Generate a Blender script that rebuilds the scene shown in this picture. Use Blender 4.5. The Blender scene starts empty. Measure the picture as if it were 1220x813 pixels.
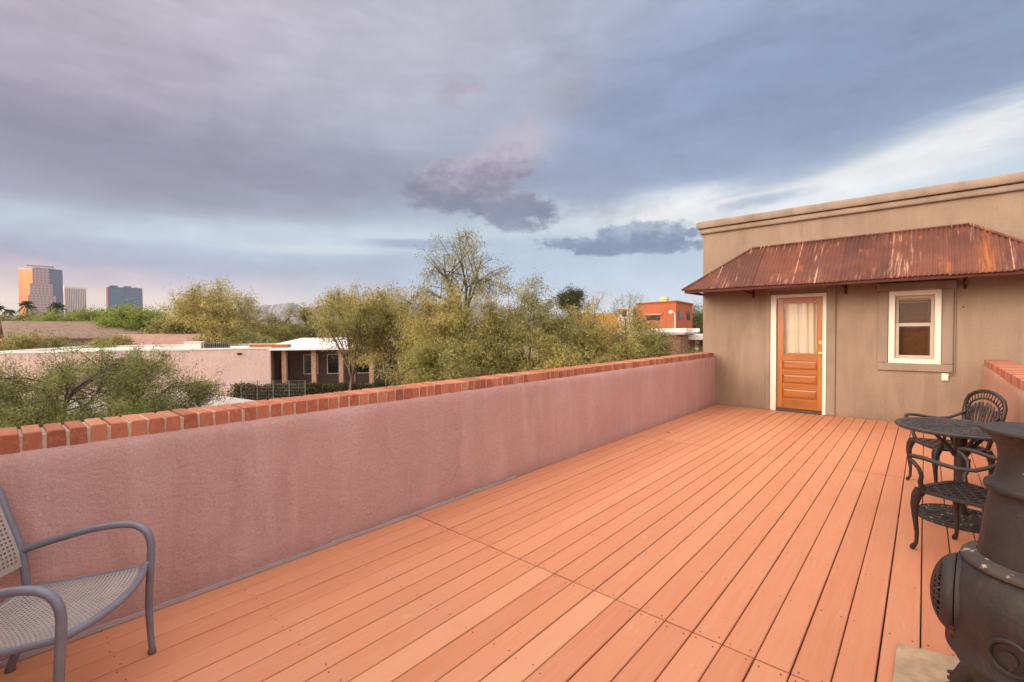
import bpy, bmesh, math, random
import numpy as np
from mathutils import Vector, Matrix

random.seed(7)
PI = math.pi
scene = bpy.context.scene
COL = scene.collection

# ------------------------------------------------------------------ helpers
def lin(r, g, b):
    def f(c):
        c /= 255.0
        return c / 12.92 if c <= 0.04045 else ((c + 0.055) / 1.055) ** 2.4
    return (f(r), f(g), f(b), 1.0)

def sm(t):
    t = max(0.0, min(1.0, t))
    return t * t * (3 - 2 * t)

class MB:
    """collects faces of one mesh"""
    def __init__(self):
        self.v = []; self.f = []; self.mi = []; self.m = 0
    def add(self, verts, faces):
        o = len(self.v)
        self.v += [tuple(p) for p in verts]
        for f in faces:
            self.f.append(tuple(i + o for i in f)); self.mi.append(self.m)
        return self
    def box(self, x0, x1, y0, y1, z0, z1):
        return self.add([(x0,y0,z0),(x1,y0,z0),(x1,y1,z0),(x0,y1,z0),(x0,y0,z1),(x1,y0,z1),(x1,y1,z1),(x0,y1,z1)],
                        [(0,3,2,1),(4,5,6,7),(0,1,5,4),(1,2,6,5),(2,3,7,6),(3,0,4,7)])
    def obox(self, c, ax, ay, az, sx, sy, sz):
        c = Vector(c); ax = Vector(ax).normalized()*sx/2; ay = Vector(ay).normalized()*sy/2; az = Vector(az).normalized()*sz/2
        vs = [c + a*ax + b*ay + d*az for d in (-1,1) for (a,b) in ((-1,-1),(1,-1),(1,1),(-1,1))]
        return self.add(vs, [(0,3,2,1),(4,5,6,7),(0,1,5,4),(1,2,6,5),(2,3,7,6),(3,0,4,7)])
    def tube(self, pts, rad, n=8, cap=True, flat=None):
        pts = [Vector(p) for p in pts]
        if not hasattr(rad, '__len__'): rad = [rad]*len(pts)
        rings = []; prev = None
        for i, p in enumerate(pts):
            t = (pts[min(i+1, len(pts)-1)] - pts[max(i-1, 0)])
            if t.length < 1e-9: t = Vector((0,0,1))
            t.normalize()
            if prev is None:
                a = Vector((0,0,1)) if abs(t.z) < 0.9 else Vector((1,0,0))
                u = t.cross(a).normalized()
            else:
                u = (prev - t*prev.dot(t))
                u = u.normalized() if u.length > 1e-6 else t.cross(Vector((0.3,0.5,0.8))).normalized()
            prev = u; w = t.cross(u)
            rings.append([p + (u*math.cos(2*PI*k/n) + w*math.sin(2*PI*k/n))*rad[i] for k in range(n)])
        o = []
        fs = []
        for r in rings: o += r
        for i in range(len(rings)-1):
            for k in range(n):
                fs.append((i*n+k, i*n+(k+1)%n, (i+1)*n+(k+1)%n, (i+1)*n+k))
        if cap:
            fs.append(tuple(range(n-1,-1,-1))); fs.append(tuple((len(rings)-1)*n+k for k in range(n)))
        return self.add(o, fs)
    def lathe(self, prof, n=48, c=(0,0,0), caps=True):
        o = []; fs = []
        for (r, z) in prof:
            for k in range(n):
                a = 2*PI*k/n
                o.append((c[0]+r*math.cos(a), c[1]+r*math.sin(a), c[2]+z))
        for i in range(len(prof)-1):
            for k in range(n):
                fs.append((i*n+k, i*n+(k+1)%n, (i+1)*n+(k+1)%n, (i+1)*n+k))
        if caps:
            fs.append(tuple(range(n-1,-1,-1))); fs.append(tuple((len(prof)-1)*n+k for k in range(n)))
        return self.add(o, fs)
    def prism(self, poly, axis, a, b):
        """poly: 2D points; axis 'x','y','z' is the extrusion axis"""
        def p3(q, t):
            return {'x': (t, q[0], q[1]), 'y': (q[0], t, q[1]), 'z': (q[0], q[1], t)}[axis]
        n = len(poly)
        vs = [p3(q, a) for q in poly] + [p3(q, b) for q in poly]
        fs = [tuple(range(n)), tuple(range(2*n-1, n-1, -1))]
        fs += [(i, i+n, (i+1) % n + n, (i+1) % n) for i in range(n)]
        return self.add(vs, fs)
    def build(self, name, mats, parent=None, smooth=False, bevel=0.0, seg=2, angle=40, fix=True):
        me = bpy.data.meshes.new(name)
        me.from_pydata(self.v, [], self.f)
        if not isinstance(mats, (list, tuple)): mats = [mats]
        for m in mats: me.materials.append(m)
        if len(mats) > 1: me.polygons.foreach_set('material_index', self.mi)
        if fix:
            bm = bmesh.new(); bm.from_mesh(me)
            bmesh.ops.recalc_face_normals(bm, faces=bm.faces); bm.to_mesh(me); bm.free()
        o = bpy.data.objects.new(name, me); COL.objects.link(o)
        if parent is not None: o.parent = parent
        if smooth:
            me.polygons.foreach_set('use_smooth', [True]*len(me.polygons))
            try: me.set_sharp_from_angle(angle=math.radians(angle))
            except Exception: pass
        if bevel > 0:
            md = o.modifiers.new('bevel', 'BEVEL'); md.width = bevel; md.segments = seg; md.limit_method = 'ANGLE'
            md.angle_limit = math.radians(35)
        return o

def thing(name, label, cat, loc=(0,0,0), rotz=0.0, group=None):
    o = bpy.data.objects.new(name, None); COL.objects.link(o)
    o.empty_display_size = 0.1
    o.location = loc; o.rotation_euler = (0,0,rotz)
    return tag(o, label, cat, group)
def tag(o, label, cat, group=None):
    o['label'] = label; o['category'] = cat
    if group: o['group'] = group
    return o
def kind(o, k):
    o['kind'] = k; return o

# ------------------------------------------------------------------ node helpers
class NT:
    def __init__(self, tree): self.t = tree; self.n = tree.nodes; self.l = tree.links
    def new(self, typ, **kw):
        nd = self.n.new(typ)
        for k, v in kw.items(): setattr(nd, k, v)
        return nd
    def set(self, sock, val):
        if hasattr(val, 'links') or isinstance(val, bpy.types.NodeSocket): self.l.new(val, sock)
        elif val is not None: sock.default_value = val
    def math(self, op, a, b=None, c=None, clamp=False):
        nd = self.new('ShaderNodeMath', operation=op, use_clamp=clamp)
        self.set(nd.inputs[0], a)
        if b is not None: self.set(nd.inputs[1], b)
        if c is not None: self.set(nd.inputs[2], c)
        return nd.outputs[0]
    def mix(self, fac, a, b, blend='MIX'):
        nd = self.new('ShaderNodeMix', data_type='RGBA', blend_type=blend)
        self.set(nd.inputs[0], fac); self.set(nd.inputs[6], a); self.set(nd.inputs[7], b)
        return nd.outputs[2]
    def ramp(self, fac, stops, interp='LINEAR'):
        nd = self.new('ShaderNodeValToRGB'); self.set(nd.inputs[0], fac)
        cr = nd.color_ramp; cr.interpolation = interp
        while len(cr.elements) < len(stops): cr.elements.new(0.5)
        for e, (p, c) in zip(cr.elements, stops):
            e.position = p; e.color = c if len(c) == 4 else (*c, 1)
        return nd.outputs[0]
    def rng(self, v, a, b, c=0.0, d=1.0, smooth=False):
        nd = self.new('ShaderNodeMapRange', interpolation_type='SMOOTHSTEP' if smooth else 'LINEAR'); nd.clamp = True
        self.set(nd.inputs[0], v)
        for i, q in enumerate((a, b, c, d)): self.set(nd.inputs[1+i], q)
        return nd.outputs[0]
    def noise(self, vec, scale, detail=4.0, rough=0.55, dist=0.0, dim='3D'):
        nd = self.new('ShaderNodeTexNoise', noise_dimensions=dim)
        if vec is not None: self.l.new(vec, nd.inputs['Vector'])
        nd.inputs['Scale'].default_value = scale; nd.inputs['Detail'].default_value = detail
        nd.inputs['Roughness'].default_value = rough; nd.inputs['Distortion'].default_value = dist
        return nd.outputs['Fac']
    def coord(self, out='Object'):
        return self.new('ShaderNodeTexCoord').outputs[out]
    def scale(self, vec, s, rot=(0,0,0)):
        nd = self.new('ShaderNodeMapping'); self.l.new(vec, nd.inputs['Vector'])
        nd.inputs['Scale'].default_value = s; nd.inputs['Rotation'].default_value = rot
        return nd.outputs[0]
    def xyz(self, vec):
        nd = self.new('ShaderNodeSeparateXYZ'); self.l.new(vec, nd.inputs[0]); return nd.outputs
    def comb(self, x, y, z):
        nd = self.new('ShaderNodeCombineXYZ')
        self.set(nd.inputs[0], x); self.set(nd.inputs[1], y); self.set(nd.inputs[2], z)
        return nd.outputs[0]

def new_mat(name):
    m = bpy.data.materials.new(name); m.use_nodes = True
    nt = NT(m.node_tree); b = m.node_tree.nodes['Principled BSDF']
    return m, nt, b

def bump(nt, b, height, strength=0.3, dist=0.01):
    nd = nt.new('ShaderNodeBump'); nd.inputs['Strength'].default_value = strength; nd.inputs['Distance'].default_value = dist
    nt.l.new(height, nd.inputs['Height']); nt.l.new(nd.outputs[0], b.inputs['Normal'])

def scl(c, k): return (c[0]*k, c[1]*k, c[2]*k, 1)

def plain(name, col, rough=0.6, metal=0.0, var=0.12, nscale=6.0, bmp=0.0, bscale=80, spec=0.5):
    m, nt, b = new_mat(name)
    c = nt.coord()
    n = nt.noise(c, nscale, 5)
    nt.l.new(nt.ramp(n, [(0.3, scl(col, 1-var)), (0.7, scl(col, 1+var))]), b.inputs['Base Color'])
    b.inputs['Roughness'].default_value = rough; b.inputs['Metallic'].default_value = metal
    b.inputs['Specular IOR Level'].default_value = spec
    if bmp: bump(nt, b, nt.noise(c, bscale, 4), bmp, 0.004)
    return m

def stucco(name, col, light, dark, streak=0.5, grain=170.0, mott=1.3, bmp=0.5, speck=0.4, grime=0.0):
    m, nt, b = new_mat(name)
    g = nt.new('ShaderNodeNewGeometry').outputs['Position']
    big = nt.noise(g, mott, 5, 0.55)
    st = nt.noise(nt.scale(g, (1.0, 1.0, 0.16)), 3.4, 5, 0.62, 0.5)       # vertical weathering
    st2 = nt.noise(nt.scale(g, (1.0, 1.0, 0.10)), 9.0, 4, 0.6, 0.2)        # thin runs
    fine = nt.noise(g, grain*0.42, 2, 0.75)
    base = nt.mix(nt.rng(big, 0.3, 0.7), nt.mix(0.5, dark, col), col)
    base = nt.mix(nt.math('MULTIPLY', nt.rng(st, 0.46, 0.72), streak), base, light)
    base = nt.mix(nt.math('MULTIPLY', nt.rng(st2, 0.55, 0.75), 0.22), base, light)
    base = nt.mix(nt.math('MULTIPLY', nt.rng(nt.noise(nt.scale(g, (1, 1, 0.22)), 5.0, 4, 0.6), 0.55, 0.75), 0.5), base, dark)
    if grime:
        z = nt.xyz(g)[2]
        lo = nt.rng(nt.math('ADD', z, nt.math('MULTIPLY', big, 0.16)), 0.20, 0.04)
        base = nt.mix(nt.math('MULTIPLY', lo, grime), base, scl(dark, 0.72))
    base = nt.mix(nt.rng(fine, 0.40, 0.66, 0.0, speck), base, nt.mix(0.55, base, (0,0,0,1)))
    nt.l.new(base, b.inputs['Base Color'])
    b.inputs['Roughness'].default_value = 0.93; b.inputs['Specular IOR Level'].default_value = 0.2
    h1 = nt.noise(g, grain, 3, 0.7); h2 = nt.noise(g, grain*0.3, 3, 0.6); h3 = nt.noise(g, 5, 3)
    h = nt.math('ADD', nt.math('MULTIPLY', h1, 0.6), nt.math('ADD', nt.math('MULTIPLY', h2, 0.8), nt.math('MULTIPLY', h3, 2.0)))
    bump(nt, b, h, bmp, 0.012)
    return m

# ------------------------------------------------------------------ materials
M = {}
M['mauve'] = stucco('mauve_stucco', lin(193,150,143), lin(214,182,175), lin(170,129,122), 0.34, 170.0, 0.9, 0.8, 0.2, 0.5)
M['sunlit'] = stucco('sunlit_mauve_stucco', lin(190,146,124), lin(212,170,148), lin(168,124,104), 0.5, 170.0, 1.5, 0.7, 0.35, 0.5)  # the mauve stucco again, with warm sunlight put into its colour
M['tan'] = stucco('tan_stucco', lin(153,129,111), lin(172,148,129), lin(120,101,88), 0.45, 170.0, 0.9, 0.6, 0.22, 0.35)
M['tantrim'] = stucco('tan_trim_stucco', lin(152,132,117), lin(170,148,133), lin(118,102,91), 0.35, 170.0, 1.6, 0.5, 0.2)
M['cornice'] = stucco('cornice_stucco', lin(158,136,120), lin(176,154,138), lin(104,91,82), 0.4, 160.0, 2.2, 0.5, 0.25)
M['white_paint'] = plain('white_trim_paint', lin(220,207,192), 0.5, var=0.05)
M['sash'] = plain('taupe_sash_paint', lin(176,156,138), 0.45, var=0.05)
M['dark_gap'] = plain('dark_underdeck', (0.012,0.009,0.008,1), 0.9)
M['screw'] = plain('screw_head', lin(74,50,44), 0.6)
M['flash'] = plain('flashing_metal', lin(168,154,154), 0.55, 0.2, var=0.12)

def deck_mat():
    m, nt, b = new_mat('terracotta_deck_paint')
    rnd = nt.new('ShaderNodeNewGeometry').outputs['Random Per Island']
    g = nt.new('ShaderNodeNewGeometry').outputs['Position']
    a, c, d = lin(193,120,84), lin(205,134,97), lin(210,145,110)
    base = nt.ramp(rnd, [(0.0, a), (0.5, lin(199,127,91)), (0.9, c), (0.99, d)])
    w = nt.noise(nt.scale(g, (14, 0.7, 1)), 3.0, 5, 0.6)
    base = nt.mix(nt.rng(w, 0.35, 0.7, 0, 0.22), base, lin(219,160,132))
    dirt = nt.noise(g, 1.1, 5, 0.65)
    base = nt.mix(nt.rng(dirt, 0.55, 0.8, 0, 0.25), base, lin(166,112,90))
    sc_ = nt.noise(nt.scale(g, (9, 2.2, 1)), 2.0, 6, 0.7, 0.6)                 # scuffs
    base = nt.mix(nt.rng(sc_, 0.60, 0.72, 0, 0.28), base, lin(226,176,150))
    sp = nt.noise(g, 26, 3, 0.6)
    base = nt.mix(nt.rng(sp, 0.70, 0.76, 0, 0.5), base, lin(120,74,56))          # specks
    fr_ = nt.math('ABSOLUTE', nt.math('SUBTRACT', nt.math('FRACT', nt.math('ADD', nt.math('DIVIDE', nt.math('ADD', nt.xyz(g)[0], 0.142), 0.141), 0.5)), 0.5))
    ed = nt.math('MULTIPLY', nt.rng(fr_, 0.075, 0.018), nt.rng(nt.noise(nt.scale(g, (3, 1.2, 1)), 2.0, 4), 0.35, 0.65, 0.05, 0.38))
    base = nt.mix(ed, base, lin(150,88,64))                                          # dirt held along the board edges
    nt.l.new(base, b.inputs['Base Color'])
    nt.l.new(nt.rng(nt.noise(g, 2.5, 4), 0.3, 0.7, 0.50, 0.68), b.inputs['Roughness'])
    b.inputs['Specular IOR Level'].default_value = 0.35
    h = nt.math('ADD', nt.noise(nt.scale(g, (110, 5, 1)), 1.0, 5, 0.65), nt.math('MULTIPLY', nt.noise(g, 300, 2), 0.5))
    bump(nt, b, h, 0.18, 0.002)
    return m
M['deck'] = deck_mat()

def brick_mat():
    m, nt, b = new_mat('red_brick')
    rnd = nt.new('ShaderNodeNewGeometry').outputs['Random Per Island']
    g = nt.new('ShaderNodeNewGeometry').outputs['Position']
    base = nt.ramp(rnd, [(0.0, lin(140,76,54)), (0.4, lin(160,90,64)), (0.75, lin(174,104,76)), (1.0, lin(182,120,92))])
    base = nt.mix(nt.rng(nt.noise(g, 30, 5, 0.7), 0.5, 0.72, 0, 0.6), base, lin(196,134,112))
    base = nt.mix(nt.rng(nt.noise(g, 55, 3), 0.62, 0.75, 0, 0.45), base, lin(84,44,38))
    nt.l.new(base, b.inputs['Base Color']); b.inputs['Roughness'].default_value = 0.9
    bump(nt, b, nt.noise(g, 90, 5, 0.7), 0.6, 0.006)
    return m
M['brick'] = brick_mat()
M['mortar'] = plain('lime_mortar', lin(186,158,140), 0.95, var=0.2, nscale=40, bmp=0.8, bscale=150)

def rust_mat():
    m, nt, b = new_mat('rusted_corrugated_iron')
    g = nt.new('ShaderNodeNewGeometry').outputs['Position']
    rnd = nt.new('ShaderNodeAttribute'); rnd.attribute_name = 'sheet'
    n1 = nt.noise(g, 2.2, 6, 0.65)
    base = nt.ramp(n1, [(0.25, lin(64,37,32)), (0.45, lin(90,51,42)), (0.6, lin(110,63,48)), (0.8, lin(138,84,60))])
    sheet = nt.ramp(rnd.outputs['Fac'], [(0.0, lin(116,64,49)), (0.5, lin(96,52,44)), (1.0, lin(138,80,56))])
    base = nt.mix(0.4, base, sheet)
    st = nt.noise(nt.scale(g, (24, 1.1, 1.1)), 1.6, 5, 0.68)                 # streaks down the slope
    pat = nt.noise(g, 1.7, 3, 0.5)
    k = nt.math('MULTIPLY', nt.rng(st, 0.55, 0.65), nt.rng(pat, 0.48, 0.63))
    base = nt.mix(nt.math('MULTIPLY', k, 0.85), base, lin(224,176,146))
    st2 = nt.noise(nt.scale(g, (9, 0.8, 0.8)), 1.3, 4, 0.6, 0.2)
    pat2 = nt.noise(nt.scale(g, (1, 1, 1)), 2.9, 2)
    base = nt.mix(nt.math('MULTIPLY', nt.rng(st2, 0.55, 0.7), nt.rng(pat2, 0.54, 0.66, 0, 0.8)), base, lin(176,98,48))
    sa = nt.new('ShaderNodeAttribute'); sa.attribute_name = 'stain'
    base = nt.mix(nt.math('MULTIPLY', sa.outputs['Fac'], nt.rng(nt.noise(nt.scale(g, (20, 2, 2)), 1.5, 4), 0.35, 0.65, 0, 0.7)), base, lin(196,112,46))
    sb = nt.new('ShaderNodeAttribute'); sb.attribute_name = 'seam'
    base = nt.mix(nt.math('MULTIPLY', sb.outputs['Fac'], nt.rng(nt.noise(nt.scale(g, (1, 2.5, 2.5)), 2.0, 4, 0.7), 0.38, 0.58, 0, 0.8)), base, lin(206,152,122))
    dk = nt.noise(g, 12, 5, 0.7)
    base = nt.mix(nt.rng(dk, 0.52, 0.75, 0, 0.5), base, lin(60,30,28))
    nt.l.new(base, b.inputs['Base Color']); b.inputs['Roughness'].default_value = 0.72; b.inputs['Metallic'].default_value = 0.15
    bump(nt, b, nt.noise(g, 70, 4, 0.7), 0.25, 0.004)
    return m
M['rust'] = rust_mat()
M['rust_bar'] = plain('rusty_bracket_steel', lin(82,42,34), 0.8, 0.2, 0.3, 20)

def wood_mat(name, c1, c2, axis='z', rough=0.35):
    m, nt, b = new_mat(name)
    g = nt.new('ShaderNodeNewGeometry').outputs['Position']
    s = (26, 26, 1.6) if axis == 'z' else (1.6, 26, 26)
    n = nt.noise(nt.scale(g, s), 1.5, 5, 0.65, 0.5)
    nt.l.new(nt.ramp(n, [(0.3, c1), (0.7, c2)]), b.inputs['Base Color'])
    b.inputs['Roughness'].default_value = rough
    b.inputs['Coat Weight'].default_value = 0.25; b.inputs['Coat Roughness'].default_value = 0.2
    bump(nt, b, n, 0.08, 0.003)
    return m
M['door_v'] = wood_mat('varnished_fir_upright', lin(146,80,22), lin(182,108,38), 'z')
M['door_h'] = wood_mat('varnished_fir_rail', lin(132,70,20), lin(168,98,34), 'x')
M['brass'] = plain('worn_brass', lin(196,170,120), 0.3, 0.9)
M['threshold'] = plain('dark_threshold', lin(70,52,46), 0.6)

def glass_mat(name, tint=(1,1,1,1), refl=0.22):
    m = bpy.data.materials.new(name); m.use_nodes = True
    nt = NT(m.node_tree); nt.n.clear()
    out = nt.new('ShaderNodeOutputMaterial')
    tr = nt.new('ShaderNodeBsdfTransparent'); tr.inputs[0].default_value = tint
    gl = nt.new('ShaderNodeBsdfGlossy'); gl.inputs['Roughness'].default_value = 0.02
    fr = nt.new('ShaderNodeFresnel'); fr.inputs[0].default_value = 1.5
    mx = nt.new('ShaderNodeMixShader')
    nt.l.new(nt.math('ADD', nt.math('MULTIPLY', fr.outputs[0], 0.45), refl, clamp=True), mx.inputs[0])
    nt.l.new(tr.outputs[0], mx.inputs[1]); nt.l.new(gl.outputs[0], mx.inputs[2]); nt.l.new(mx.outputs[0], out.inputs[0])
    return m
M['glass'] = glass_mat('clear_pane', refl=0.0)
M['glass_dim'] = glass_mat('smoky_pane', (0.86,0.8,0.74,1), 0.0)
def curtain_mat():
    m, nt, b = new_mat('cream_curtain')
    g = nt.coord()
    n = nt.noise(nt.scale(g, (60, 60, 2)), 1.0, 3)
    nt.l.new(nt.ramp(n, [(0.3, lin(232,216,194)), (0.7, lin(244,232,214))]), b.inputs['Base Color'])
    b.inputs['Roughness'].default_value = 0.9
    tl = nt.new('ShaderNodeBsdfTranslucent'); tl.inputs[0].default_value = lin(240,222,196)
    mx = nt.new('ShaderNodeMixShader'); mx.inputs[0].default_value = 0.4
    out = m.node_tree.nodes['Material Output']
    nt.l.new(b.outputs[0], mx.inputs[1]); nt.l.new(tl.outputs[0], mx.inputs[2]); nt.l.new(mx.outputs[0], out.inputs['Surface'])
    return m
M['curtain'] = curtain_mat()
M['blind'] = plain('brown_wood_blind', lin(128,92,64), 0.5, var=0.2, nscale=20)
M['room'] = plain('warm_room_plaster', lin(226,190,130), 0.9)

M['grey_metal'] = plain('grey_powder_coat', lin(114,112,124), 0.42, 0.1, 0.12, 14, 0.15, 220)
M['grey_mesh'] = plain('grey_perforated_sheet', lin(164,154,150), 0.5, 0.1, 0.1, 10)
M['foot_cap'] = plain('worn_foot_glide', lin(96,84,82), 0.6)

def iron_mat(name, col, chip, rust, chip_amt=0.0, rough=0.5, nscale=45):
    m, nt, b = new_mat(name)
    c = nt.coord()
    n = nt.noise(c, 7, 5, 0.6)
    base = nt.ramp(n, [(0.3, scl(col, 0.75)), (0.7, scl(col, 1.3))])
    base = nt.mix(nt.rng(nt.noise(c, 16, 5, 0.7), 0.58, 0.72, 0, 0.55), base, rust)
    ch = nt.noise(c, nscale, 3, 0.6)
    base = nt.mix(nt.rng(ch, 0.71-chip_amt, 0.75-chip_amt, 0, 0.85), base, chip)
    nt.l.new(base, b.inputs['Base Color'])
    nt.l.new(nt.rng(n, 0.3, 0.7, rough-0.1, rough+0.12), b.inputs['Roughness'])
    b.inputs['Metallic'].default_value = 0.25
    dr = nt.noise(nt.scale(c, (22, 22, 2.2)), 1.0, 5, 0.65)
    base2 = nt.mix(nt.rng(dr, 0.55, 0.72, 0, 0.4), base, scl(rust, 1.25))
    sp = nt.noise(c, 150, 2, 0.6)
    base2 = nt.mix(nt.rng(sp, 0.72, 0.78, 0, 0.35), base2, chip)
    nt.l.new(base2, b.inputs['Base Color'])
    bump(nt, b, nt.math('ADD', nt.noise(c, 120, 4, 0.7), nt.math('MULTIPLY', nt.noise(c, 25, 3), 1.5)), 0.5, 0.004)
    return m
M['iron'] = iron_mat('dark_cast_aluminium', lin(52,44,42), lin(120,98,84), lin(66,46,40), -0.02, 0.45)
M['iron_table'] = iron_mat('weathered_table_metal', lin(66,60,62), lin(180,160,140), lin(72,54,48), -0.02, 0.5, 30)
M['iron_chip'] = iron_mat('chipped_base_metal', lin(56,48,44), lin(190,176,156), lin(80,60,48), 0.09, 0.6, 30)
M['chim'] = iron_mat('chiminea_cast_iron', lin(54,45,43), lin(150,132,118), lin(84,58,46), -0.005, 0.55, 34)
M['chim_rim'] = iron_mat('chalky_iron_rim', lin(80,68,62), lin(190,172,150), lin(86,64,54), 0.12, 0.7, 26)
M['rusty'] = iron_mat('rusty_hinge_iron', lin(92,52,34), lin(140,84,50), lin(58,36,30), 0.0, 0.85)
M['stone'] = plain('flagstone', lin(176,146,116), 0.9, var=0.25, nscale=14, bmp=0.7, bscale=60)

def leaf_mat(name, dark, mid, light):
    m, nt, b = new_mat(name)
    rnd = nt.new('ShaderNodeNewGeometry').outputs['Random Per Island']
    c = nt.coord()
    n = nt.rng(nt.noise(c, 1.3, 4, 0.65), 0.3, 0.7)
    base = nt.ramp(nt.math('ADD', nt.math('MULTIPLY', rnd, 0.5), nt.math('MULTIPLY', n, 0.5)),
                   [(0.15, dark), (0.5, mid), (0.9, light)])
    nt.l.new(base, b.inputs['Base Color'])
    b.inputs['Roughness'].default_value = 0.65; b.inputs['Specular IOR Level'].default_value = 0.25
    tl = nt.new('ShaderNodeBsdfTranslucent'); nt.l.new(base, tl.inputs['Color'])
    mx = nt.new('ShaderNodeMixShader'); mx.inputs[0].default_value = 0.45
    out = m.node_tree.nodes['Material Output']
    nt.l.new(b.outputs[0], mx.inputs[1]); nt.l.new(tl.outputs[0], mx.inputs[2]); nt.l.new(mx.outputs[0], out.inputs['Surface'])
    return m
M['leaf_olive'] = leaf_mat('olive_mesquite_leaf', (0.05,0.046,0.016,1), (0.31,0.27,0.086,1), (0.53,0.46,0.165,1))
M['leaf_gold'] = leaf_mat('golden_mesquite_leaf', (0.06,0.051,0.017,1), (0.39,0.315,0.095,1), (0.64,0.525,0.185,1))
M['leaf_green'] = leaf_mat('green_mesquite_leaf', (0.045,0.052,0.016,1), (0.20,0.205,0.062,1), (0.38,0.36,0.125,1))
M['leaf_fresh'] = leaf_mat('fresh_green_leaf', (0.06,0.08,0.016,1), (0.24,0.28,0.055,1), (0.40,0.42,0.10,1))
M['leaf_dark'] = leaf_mat('dark_pine_leaf', (0.03,0.035,0.012,1), (0.07,0.07,0.024,1), (0.14,0.12,0.04,1))
M['bark'] = plain('mesquite_bark', lin(92,74,64), 0.95, var=0.3, nscale=9, bmp=0.5, bscale=40)
M['bark_dark'] = plain('dark_wet_bark', lin(70,54,48), 0.95, var=0.3, nscale=9)

def ground_mat():
    m, nt, b = new_mat('desert_ground')
    g = nt.new('ShaderNodeNewGeometry').outputs['Position']
    base = nt.ramp(nt.noise(g, 0.06, 6, 0.65), [(0.3, lin(120,98,82)), (0.5, lin(146,122,102)), (0.7, lin(112,104,74))])
    base = nt.mix(nt.rng(nt.noise(g, 1.4, 5), 0.4, 0.7, 0, 0.5), base, lin(172,146,124))
    nt.l.new(base, b.inputs['Base Color']); b.inputs['Roughness'].default_value = 0.97
    bump(nt, b, nt.noise(g, 3.0, 5), 0.4, 0.05)
    return m
M['ground'] = ground_mat()
M['hill'] = plain('hazy_hill_scrub', lin(66,68,88), 0.97, var=0.3, nscale=0.004)  # blue of the distance haze is tinted into the scrub
M['mesa'] = plain('pale_mesa_rock', lin(120,108,108), 0.97, var=0.2, nscale=0.006)
M['pink'] = stucco('pink_block_wall', lin(222,190,182), lin(232,206,198), lin(200,166,158), 0.5, 30.0, 0.5, 0.3)
M['white_roof'] = plain('white_roof_coating', lin(226,216,208), 0.8, var=0.12, nscale=0.8)
M['grey_roof'] = plain('grey_roof_felt', lin(172,158,152), 0.9, var=0.1, nscale=0.7)
M['brown_roof'] = plain('brown_shingle', lin(128,102,86), 0.95, var=0.25, nscale=1.5)
M['rose_roof'] = plain('rose_tile_roof', lin(158,118,104), 0.95, var=0.15, nscale=1.0)
M['terracotta_roof'] = plain('terracotta_roof', lin(206,122,60), 0.95, var=0.15)
M['grey_wall'] = plain('grey_render', lin(136,124,126), 0.95)
M['adobe'] = stucco('orange_adobe', lin(178,98,66), lin(192,116,84), lin(152,80,54), 0.4, 20.0, 0.4, 0.3)
M['ochre'] = stucco('ochre_render', lin(186,134,66), lin(200,150,84), lin(160,110,52), 0.4, 20.0, 0.4, 0.3)
M['brown_brick'] = plain('brown_brick_wall', lin(122,84,66), 0.95, var=0.25, nscale=5)
M['window_dark'] = plain('dark_window_glass', (0.015,0.014,0.014,1), 0.15)
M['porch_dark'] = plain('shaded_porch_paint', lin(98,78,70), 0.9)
M['pillar'] = plain('brick_pillar', lin(172,130,112), 0.9, var=0.3, nscale=8)
M['plastic_white'] = plain('white_equipment_paint', lin(220,212,204), 0.6)
M['grille'] = plain('grey_grille', lin(110,100,96), 0.7)
M['yellow'] = plain('yellow_chimney_paint', lin(220,190,110), 0.9)

def grid_mat(name, wall, glass, sx, sz, rough=0.35, metal=0.0, mort=0.3):
    m, nt, b = new_mat(name)
    c = nt.coord('Object'); o = nt.xyz(c)
    h = nt.math('ADD', o[0], o[1])
    def stripe(v, period, w):
        fr = nt.math('FRACT', nt.math('DIVIDE', v, period))
        return nt.math('LESS_THAN', fr, w)
    k = nt.math('MAXIMUM', stripe(h, sx, mort), stripe(o[2], sz, mort))
    nt.l.new(nt.mix(k, glass, wall), b.inputs['Base Color'])
    b.inputs['Roughness'].default_value = rough; b.inputs['Metallic'].default_value = metal
    return m
M['tower_glass'] = grid_mat('tower_mirror_glass', lin(120,104,104), lin(118,120,140), 3.2, 4.0, 0.22, 0.75, 0.14)
M['tower_sunlit'] = grid_mat('tower_sunlit_glass', lin(160,92,56), lin(176,100,50), 3.2, 4.0, 0.3, 0.55, 0.2)  # orange of the low sun put into the glass colour
M['tower_pink'] = grid_mat('tower_precast', lin(158,132,134), lin(112,100,110), 4.0, 4.0, 0.6, 0.0, 0.5)
M['blue_glass'] = grid_mat('blue_curtain_wall', lin(70,84,98), lin(84,104,124), 2.6, 4.2, 0.25, 0.45, 0.2)
M['tower_white'] = plain('pale_precast', lin(216,196,190), 0.8, var=0.05)
M['tower_dark'] = plain('dark_tower_glass', lin(84,84,100), 0.3, 0.2)
M['palm'] = leaf_mat('palm_frond_leaf', (0.03,0.04,0.012,1), (0.07,0.085,0.028,1), (0.12,0.13,0.04,1))

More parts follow.
